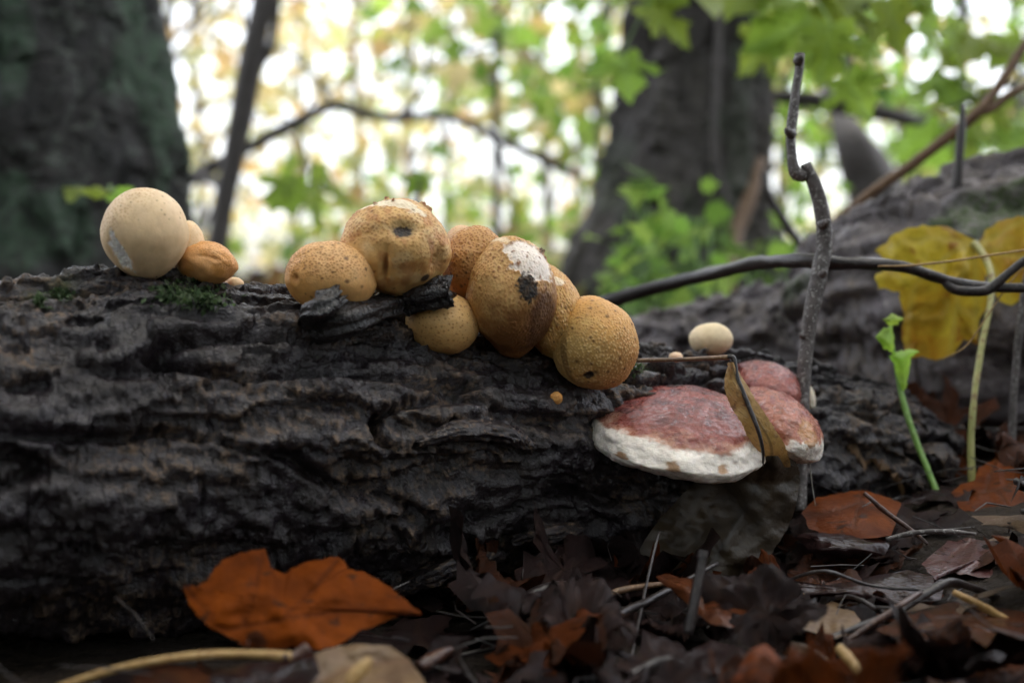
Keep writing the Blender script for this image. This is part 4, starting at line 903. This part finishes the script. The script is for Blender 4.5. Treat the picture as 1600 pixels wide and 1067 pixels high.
stem('dark_branch', 'thin dark branch lying across behind the upright grey twig', [(905, 492, .78), (960, 468, .76), (1040, 446, .74), (1110, 428, .71), (1180, 412, .66), (1240, 408, .625), (1290, 410, .612), (1350, 412, .61), (1410, 417, .61), (1460, 432, .61), (1510, 446, .61), (1560, 450, .61), (1640, 448, .61)],
     [.0040, .0040, .0040, .0038, .0036, .0034, .0036, .0030, .0028, .0027, .0027, .0024, .0022], M_twig_grey if False else M_twig_dark, n=120, seg=10, rough=.25,
     subs=[('side_twig', [(1475, 438, .61), (1490, 452, .608), (1520, 456, .606), (1545, 452, .606), (1570, 432, .606), (1600, 408, .606), (1640, 385, .605)], [.0022, .0026, .0024, .0023, .0022, .0020, .0018])])
stem('brown_stem', 'long brown forked stem slanting up above the second log', [(1240, 420, .95), (1290, 362, .94), (1350, 310, .93), (1410, 268, .92), (1470, 222, .91), (1525, 178, .90), (1560, 135, .90), (1600, 72, .90), (1640, 10, .90)],
     [.0030, .0036, .0040, .0040, .0040, .0040, .0034, .0032, .003], M_twig_brown, n=90, rough=.15, subs=[('side_stem', [(1520, 180, .90), (1550, 170, .90), (1578, 148, .90), (1640, 118, .90)], [.003, .0032, .0028, .0025])])
stem('dark_sapling', 'dark upright stem rising in front of the second log', [(1492, 380, .80), (1492, 330, .80), (1498, 260, .80), (1502, 210, .80), (1505, 165, .80)], [.0036, .0036, .0030, .0028, .0015], M_twig_dark, n=40)
stem('dark_sapling', 'thin dark stem leaning between the second log and the broad trunk', [(1262, 400, 1.1), (1235, 360, 1.1), (1205, 310, 1.1), (1190, 270, 1.1)], [.004, .004, .0035, .002], M_twig_dark, n=40)
stem('grey_stem', 'slim grey stem standing behind the toothed orange leaf', [(1580, 760, .66), (1581, 700, .66), (1584, 620, .66), (1590, 540, .66), (1598, 470, .66), (1606, 420, .66)], [.0020, .0020, .0019, .0018, .0018, .0016], M_twig_grey, n=50)
stem('dry_grass_stem', 'hair-thin dry grass stem strung across the yellow leaves', [(1372, 416, .60), (1420, 415, .60), (1480, 409, .60), (1540, 400, .60), (1640, 385, .60)], [.0004, .0005, .0005, .0005, .0004], M_straw, n=40, seg=6, cat='stem')
stem('dry_grass_stem', 'wispy dry grass stem slanting past the pale leaf stalk', [(1475, 560, .61), (1510, 540, .61), (1545, 490, .61), (1580, 440, .61), (1640, 370, .61)], [.0003, .0004, .0004, .0004, .0004], M_straw, n=40, seg=6, cat='stem')
stem('pale_thread', 'fine pale fibre hanging below the smaller bracket', [(1266, 722, .555), (1267, 740, .555), (1270, 765, .556), (1274, 790, .556)], [.0002, .00025, .0002, .0002], M_thread, n=24, seg=5, cat='fibre')
stem('knobbly_twig', 'knobbly dark red twig leaning behind the smaller bracket into the litter', [(1282, 650, .66), (1302, 680, .655), (1318, 715, .645), (1330, 750, .635), (1345, 790, .625)], [.0040, .0044, .0034, .0034, .0028], M_twig_red, n=70, seg=10, rough=.45,
     subs=[('side_twig', [(1330, 735, .64), (1350, 752, .638), (1362, 772, .635)], [.002, .0022, .0015])])
stem('thin_stub', 'thin dark stub with a pale cut end standing in the litter', [(1075, 990, .43), (1085, 940, .432), (1094, 895, .434), (1098, 866, .435)], [.0018, .0018, .0017, .0015], M_twig_dark, n=24, subs=[('cut_end', [(1097, 872, .4345), (1099, 860, .435)], [.0019, .0017])])

# green seedling
gs = tree_thing('green_seedling', 'bright green seedling with a crumpled leaf on a slender stem', 'seedling', loc=at(1468, 778, .62))
adopt(tube('stem', [at(*q) for q in [(1468, 780, .62), (1452, 740, .625), (1432, 690, .63), (1415, 640, .635), (1405, 600, .64), (1398, 560, .64), (1392, 520, .64), (1395, 494, .64)]], [.0017, .0016, .0016, .0016, .0014, .0011, .0009, .0005], M_green_stem, n=50, seg=8), gs)
for k, (poly, cen) in enumerate([([(1404, 548), (1420, 544), (1436, 548), (1424, 560), (1420, 590), (1412, 612), (1404, 596), (1396, 568), (1388, 556)], (1410, 562)), ([(1368, 526), (1380, 512), (1394, 510), (1398, 530), (1396, 552), (1382, 546)], (1384, 530)), ([(1388, 508), (1380, 500), (1392, 490), (1400, 492), (1412, 498), (1400, 508)], (1395, 500))]):
    o = outline_leaf('seedling_leaf', 'x', poly, cen, lambda x, y: .636 + (x - 1400) * .0002, M_lf_green, seed=30 + k, bulge=.004, ripple=.006, rings=8)
    ch = o.children[0]; ch.name = 'leaf'; ch.parent = None; adopt(ch, gs); bpy.data.objects.remove(o)

# ------------------------------------------------------------------ green leaves that hang in the upper right
def real_leaf(r, base, tip, hint, mesh, parent=None, name='leaf'):
    o = bpy.data.objects.new(name, mesh); m, L = leaf_basis(base, tip, hint)
    o.matrix_world = Matrix.Translation(base) @ m.to_4x4() @ Matrix.Scale(L, 4); COL.objects.link(o)
    return o
def blade_mesh(name, kind, seed, mat, rings=6, fold=.12, bend=-.2, ripple=.12, curl=0.0):
    r = np.random.default_rng(seed)
    if kind == 'maple': V, Fc, vm = blade(maple_outline(r), (0, .30), MV, rings, fold, bend, ripple, seed, curl)
    else: V, Fc, vm = blade(oval_outline(r, r.uniform(.2, .34)), (0, .5), OV, rings, fold, bend, ripple, seed, curl)
    o = mesh_obj(name, V, Fc, mat, attrs={'vein': vm}); me = o.data; bpy.data.objects.remove(o); return me
rl = np.random.default_rng(77)
GM = [blade_mesh('green_blade', 'maple', 500 + i, M_lf_green, 6) for i in range(4)]
OVM = [blade_mesh('oval_blade', 'oval', 520 + i, M_lf_green, 6) for i in range(4)]
def spray(name, label, dist, stempts, leaves, size, r, GM=GM):
    P = [at(*q) for q in stempts]; e = tree_thing(name, label, 'branch', loc=P[0])
    adopt(tube('stem', P, [.004, .003, .0015], M_branch, n=30, seg=7), e); bpy.context.view_layer.update()
    cs = spline(P, 60)
    for (x, y, dx, dy, s) in leaves:
        b_ = at(x, y, dist + r.normal() * .03); t_ = at(x + dx, y + dy, dist + r.normal() * .03)
        hint = Vector((r.normal() * .35, -1.0 + r.normal() * .3, .75))
        lf = real_leaf(r, b_, t_, hint, GM[r.integers(0, 4)]); adopt(lf, e)
        k = cs[np.argmin(((cs - np.array(b_)) ** 2).sum(1))]
        adopt(tube('stalk', [k, (np.array(b_) + k) / 2 + [0, 0, .004], b_], [.0012, .001, .0008], M_green_stem, n=8, seg=5), e)
    return e
spray('maple_spray', 'maple spray of bright green leaves hanging over the broad trunk and grey twig', 1.15, [(1560, -60, 1.2), (1380, 10, 1.17), (1200, -20, 1.15)],
      [(1330, -20, -60, 90, 1), (1270, 30, -110, 50, 1), (1235, 0, -90, 15, 1), (1300, 40, -20, 100, 1), (1210, 60, -60, 60, 1), (1390, 0, 20, 90, 1), (1350, 60, 10, 80, 1), (1290, -30, 60, 70, 1), (1440, -10, 30, 80, 1), (1200, -30, -70, 60, 1), (1320, 120, 40, 70, 1)], .1, rl)
spray('maple_spray', 'maple spray with two yellow-green leaves dangling across the broad trunk edge', 1.2, [(900, -160, 1.25), (980, -60, 1.2), (1030, -20, 1.2)],
      [(1010, 5, 70, 70, 1), (985, -30, 90, 30, 1), (970, 90, 15, 70, 1), (1060, -30, 60, 45, 1)], .1, rl)
spray('maple_spray', 'maple spray of green leaves above the second log beside the brown stem', 1.5, [(1700, 60, 1.5), (1560, 140, 1.5), (1420, 190, 1.5)],
      [(1560, 150, -70, 60, 1), (1500, 190, 10, 80, 1), (1450, 120, 60, 60, 1), (1600, 60, -60, 50, 1), (1590, 190, -10, 70, 1), (1440, 200, 40, 70, 1), (1540, 60, -70, 40, 1), (1480, 40, 30, 80, 1)], .1, rl)
spray('maple_spray', 'small spray of fresh green leaves behind the wrinkled and warty puffballs', 1.5, [(520, 300, 1.5), (480, 290, 1.5), (440, 285, 1.5)],
      [(460, 275, -40, 60, 1), (490, 285, 10, 70, 1), (510, 290, 40, 20, 1), (445, 285, 15, 55, 1)], .1, rl)
spray('seedling_sprig', 'single light green leaf sprig in front of the mossy trunk base', 1.0, [(175, 360, 1.0), (178, 320, 1.0), (172, 298, 1.0)], [(172, 298, -66, 2, 1), (175, 300, 30, 8, 1)], .1, rl, OVM)
spray('seedling_sprig', 'dark green wilted sprig standing just behind the largest puffball', 1.3, [(655, 380, 1.3), (654, 320, 1.3), (656, 280, 1.3)], [(655, 272, -18, 40, 1), (656, 272, 14, 34, 1)], .1, rl)

# ------------------------------------------------------------------ leaf litter
KINDS = [('dark wet brown leaf lying flat in the soaked litter', 'dark wet litter leaves', M_lf_dark), ('brown glossy leaf lying in the soaked litter', 'brown litter leaves', M_lf_brown),
         ('tan dry leaf lying among the dark litter', 'tan litter leaves', M_lf_tan), ('rust-orange leaf lying among the dark litter', 'rust litter leaves', M_lf_rust)]
LM = [[blade_mesh('litter_blade', 'maple' if (i % 2 == 0) else 'oval', 600 + 17 * k + i, KINDS[k][2], 6, fold=[.35, .1, -.3, .6, .2][i], bend=[-.5, .6, -.9, .3, 1.0][i], ripple=[.22, .3, .2, .34, .26][i]) for i in range(5)] for k in range(4)]
LAX = np.array([a[:3] for a in LOG_AX]); LR = np.array([a[3] for a in LOG_AX]); LC = spline(LAX, 80); LRR = spline([(r, 0, 0) for r in LR], 80)[:, 0]
def in_log(p, m=.0):
    d_ = np.linalg.norm(LC[:, :2] - np.array(p)[:2], axis=1); return (d_ < LRR * .92 + m).any()
HERO = [(1487, 715, 1650, 822, .60), (1252, 766, 1408, 842, .565), (1240, 831, 1392, 872, .535), (1210, 890, 1478, 945, .49), (1212, 935, 1345, 998, .455), (1370, 940, 1650, 1008, .44), (1024, 896, 1190, 980, .455), (1440, 820, 1650, 930, .53),
        (285, 856, 660, 1014, .41), (470, 1006, 690, 1100, .372), (985, 690, 1255, 900, .53), (1380, 500, 1475, 780, .63), (1500, 380, 1560, 760, .64)]
def proj(p):
    v = p - CAM; d_ = v.dot(FW); return W0 / 2 + F * v.x / d_, H0 / 2 - F * v.dot(UP) / d_, d_
def hides(p, m=6):
    x, y, d_ = proj(p); return any(a - m < x < c + m and b_ - m < y < e + m and d_ < dd + .01 for a, b_, c, e, dd in HERO)
r = np.random.default_rng(91); cnt = 0
names_ = ['fallen_leaf'] * 4
tries = 0
while cnt < 215 and tries < 6000:
    tries += 1
    x = r.uniform(-.16, .46); y = .33 + .70 * r.random() ** 1.25
    if in_log((x, y)) or x > .46 * y + .06: continue
    k = r.choice(4, p=[.60, .27, .05, .08]); s = r.uniform(.022, .058); az = r.uniform(0, 2 * math.pi)
    z = float(ground_z(x, y)) + r.uniform(.002, .020)
    base = Vector((x, y, z)); tip = base + Vector((math.cos(az), math.sin(az), r.normal() * .28)) * s
    tip.z = max(tip.z, float(ground_z(tip.x, tip.y)) + .002)
    if min(proj(base)[0], proj(tip)[0]) < 720: continue
    if hides((base + tip) / 2) or hides(tip, 0): continue
    lf = real_leaf(r, base, tip, Vector((r.normal() * .38, r.normal() * .38, 1)), LM[k][r.integers(0, 5)], name='fallen_leaf')
    tag(lf, KINDS[k][0], 'leaf', KINDS[k][1]); cnt += 1
cnt = 0
while cnt < 150:                                   # flat sodden leaves under the others
    x = r.uniform(-.13, .46); y = .335 + .55 * r.random()
    if in_log((x, y)) or x > .46 * y + .06: continue
    k = r.choice(4, p=[.62, .30, .02, .06]); s = r.uniform(.03, .06); az = r.uniform(0, 2 * math.pi); z = float(ground_z(x, y)) + r.uniform(.002, .006)
    base = Vector((x, y, z)); tip = base + Vector((math.cos(az), math.sin(az), 0)) * s; tip.z = float(ground_z(tip.x, tip.y)) + r.uniform(.003, .008)
    lf = real_leaf(r, base, tip, Vector((r.normal() * .12, r.normal() * .12, 1)), LM[k][r.integers(0, 5)], name='fallen_leaf'); lf.scale.z *= .45
    tag(lf, KINDS[k][0], 'leaf', KINDS[k][1]); cnt += 1
# leaves on the rising ground further back (mass)
n = 9000; x = r.uniform(-3.5, 4.0, n); y = .85 + 6.5 * r.random(n) ** 1.3
lt = leaf_cloud('leaf_litter', np.stack([x, y, ground_z(x, y) + r.uniform(.002, .02, n)], -1), .05, [(.10, .055, .03), (.06, .035, .025), (.16, .09, .035), (.20, .14, .05), (.05, .03, .03)], seed=92, droopy=0)
lt['kind'] = 'stuff'; tag(lt, 'brown leaf litter covering the rising forest floor', 'leaf litter')
# crumbs: needles, fibres and leaf scraps between the leaves
V, Fc = [], []
for i in range(600):
    x = r.uniform(-.18, .42); y = .33 + .55 * r.random() ** 1.2
    if in_log((x, y), -.004): continue
    z = float(ground_z(x, y)) + r.uniform(.001, .020); L = r.uniform(.006, .035); a = r.uniform(0, 6.28); w = r.uniform(.00015, .0004)
    p = Vector((x, y, z)); q = p + Vector((math.cos(a), math.sin(a), r.normal() * .3)) * L; sd_ = Vector((-math.sin(a), math.cos(a), 0)) * w; up_ = Vector((0, 0, w)); mid = (p + q) / 2 + Vector((r.normal(), r.normal(), r.normal())) * L * .08
    b0 = len(V)
    for c_ in (p, mid, q): V += [c_ + sd_, c_ - sd_ * .5 + up_, c_ - sd_ * .5 - up_]
    for g_ in (0, 3):
        for j in range(3): Fc.append((b0 + g_ + j, b0 + g_ + (j + 1) % 3, b0 + g_ + 3 + (j + 1) % 3, b0 + g_ + 3 + j))
cr = mesh_obj('needle_litter', [v[:] for v in V], Fc, M_twig_dark); cr['kind'] = 'stuff'; tag(cr, 'dark needles and fibres scattered through the wet litter', 'litter')

# twigs lying in the litter
TW = [('thin bent brown twig arching over the litter beside the hanging leaf', [(860, 985, .47), (905, 950, .475), (960, 925, .48), (1010, 915, .485), (1040, 912, .49)], .0013, M_twig_brown),
      ('long dark twig slanting from the litter up to the withered leaf', [(830, 1060, .415), (900, 1010, .43), (960, 965, .45), (1030, 930, .475), (1120, 880, .50)], .0016, M_twig_dark),
      ('fine dark wiry rootlet hanging in front of the log', [(1030, 830, .50), (1015, 890, .485), (1000, 960, .46), (985, 1030, .43), (970, 1060, .42)], .0006, M_twig_dark),
      ('thick dark twig running through the middle of the litter', [(1290, 1000, .43), (1330, 985, .435), (1400, 955, .445), (1470, 915, .455), (1500, 912, .46), (1560, 935, .465), (1640, 975, .47)], .0016, M_twig_dark),
      ('reddish leaf stalk crossing the thick dark twig', [(1290, 1030, .42), (1340, 990, .425), (1400, 950, .43), (1440, 925, .44)], .0012, M_twig_red),
      ('reddish stalk lying over the rust-brown leaf', [(1350, 770, .54), (1385, 800, .535), (1420, 825, .53), (1450, 850, .525)], .0011, M_twig_red),
      ('greyish leaf stalk lying level beside the pleated wine-red leaf', [(1385, 842, .525), (1430, 832, .525), (1480, 830, .525), (1525, 834, .525)], .0011, M_twig_grey),
      ('short segmented chestnut twig at the log foot', [(835, 965, .475), (870, 945, .48), (905, 922, .485)], .0030, M_twig_red),
      ('dark segmented twig stub at the log foot', [(820, 938, .49), (850, 925, .492), (885, 915, .495)], .0034, M_twig_dark),
      ('short pinkish twig end beside the pale curled leaf', [(655, 1042, .40), (680, 1028, .405), (705, 1016, .41)], .0024, M_twig_red),
      ('yellow-brown twig at the front of the litter', [(1310, 1010, .40), (1335, 1040, .395), (1360, 1080, .39)], .0018, M_straw),
      ('orange flaky root knot in the front litter', [(1225, 1010, .42), (1255, 1020, .42), (1285, 1035, .415), (1300, 1060, .41)], .0030, M_twig_brown),
      ('dark looping twig at the front of the litter', [(960, 1075, .385), (1000, 1050, .39), (1040, 1035, .392), (1085, 1045, .39)], .0022, M_twig_dark),
      ('brown stick lying beside the reddish-brown maple leaf', [(1490, 925, .44), (1540, 950, .44), (1600, 985, .44), (1640, 1010, .44)], .0014, M_straw),
      ('straw bit poking up between tan and dark leaves', [(1250, 930, .45), (1262, 945, .448), (1275, 965, .446)], .0018, M_straw),
      ('short straw twig end on the pale curled leaf', [(545, 1070, .36), (560, 1050, .362), (580, 1030, .364)], .0022, M_straw)]
for lab, pp, rad, m in TW:
    stem('litter_twig', lab, pp, [rad * .8, rad, rad, rad * .9, rad * .6], m, n=40, rough=.25, group='twigs in the litter')
for i in range(20):
    x = r.uniform(-.02, .40); y = .36 + .45 * r.random()
    if in_log((x, y)): continue
    a = r.uniform(0, 6.28); L = r.uniform(.03, .11); z = float(ground_z(x, y)) + r.uniform(.006, .026)
    p = Vector((x, y, z)); q = p + Vector((math.cos(a), math.sin(a), r.normal() * .15)) * L; mid = (p + q) / 2 + Vector((r.normal(), r.normal(), r.normal() * .5)) * L * .07
    rad = r.uniform(.0005, .0016); dk = r.random() < .7
    jit = lambda t_: p * (1 - t_) + q * t_ + Vector((r.normal(), r.normal(), r.normal() * .4)) * L * .06
    o = tube('litter_twig', [p, jit(.25), mid, jit(.72), q], [rad, rad * .9, rad, rad * .8, rad * .5], M_twig_dark if dk else M_twig_red, n=34, seg=7, rough=.45, seed=i)
    tag(o, 'thin black twig scattered in the wet litter' if dk else 'thin reddish twig scattered in the wet litter', 'twig', 'black litter twigs' if dk else 'reddish litter twigs')

# moss tuft under the pale puffballs
def moss(label, spots, seed):
    rr = np.random.default_rng(seed); P = []
    for px, py, n, w, h in spots:
        for i in range(n):
            l, nn, d_ = hit(px + rr.normal() * w, py + rr.normal() * h)
            if l: P.append(np.array(l + nn * rr.uniform(0, .0015)))
    o = leaf_cloud('moss_patch', P, .0026, [(.06, .10, .045), (.09, .14, .06), (.035, .06, .025), (.14, .18, .10)], seed=seed, droopy=-.6, lobed=False); o['kind'] = 'stuff'; tag(o, label, 'moss')
moss('dark green moss on the log under the pale puffballs', [(290, 462, 420, 26, 9), (320, 470, 160, 18, 8)], 71)
moss('small bright moss specks on the log crest near its thick end', [(95, 463, 90, 8, 4), (62, 474, 50, 5, 4)], 72)
moss('green moss specks on the log beside the angular puffball', [(985, 578, 60, 9, 3)], 73)

# ------------------------------------------------------------------ evergreens added out of view to block front light on the log
def shade_tree(k, x, y, w, h0, h1, n, size, label):
    rr = np.random.default_rng(700 + k); gz = float(ground_z(x, y))
    g = tree_thing('shading_evergreen', label, 'tree', 'unseen evergreens added for shade', (x, y, gz))
    adopt(tube('trunk', [(x, y, gz - .05), (x + .05, y, h1 * .5), (x, y + .04, h1)], [.07, .05, .01], M_branch, n=20, seg=9), g)
    P = np.stack([x + rr.normal(size=n) * w, y + rr.normal(size=n) * w * .55, rr.uniform(h0, h1, n)], -1)
    adopt(leaf_cloud('crown', P, size, DKG, seed=710 + k), g)
for k, (x, y, w, h0, h1, n) in enumerate([(-1.3, -1.15, .55, .15, 3.0, 750), (0.0, -1.35, .6, .15, 3.0, 750), (1.3, -1.15, .55, .15, 3.0, 750), (-2.2, 0.1, .5, .3, 3.4, 700), (2.3, 0.1, .5, .3, 3.4, 700)]):
    shade_tree(k, x, y, w, h0, h1, n, .17, 'unseen dark evergreen added to shade the open side of the log, facing the brackets')
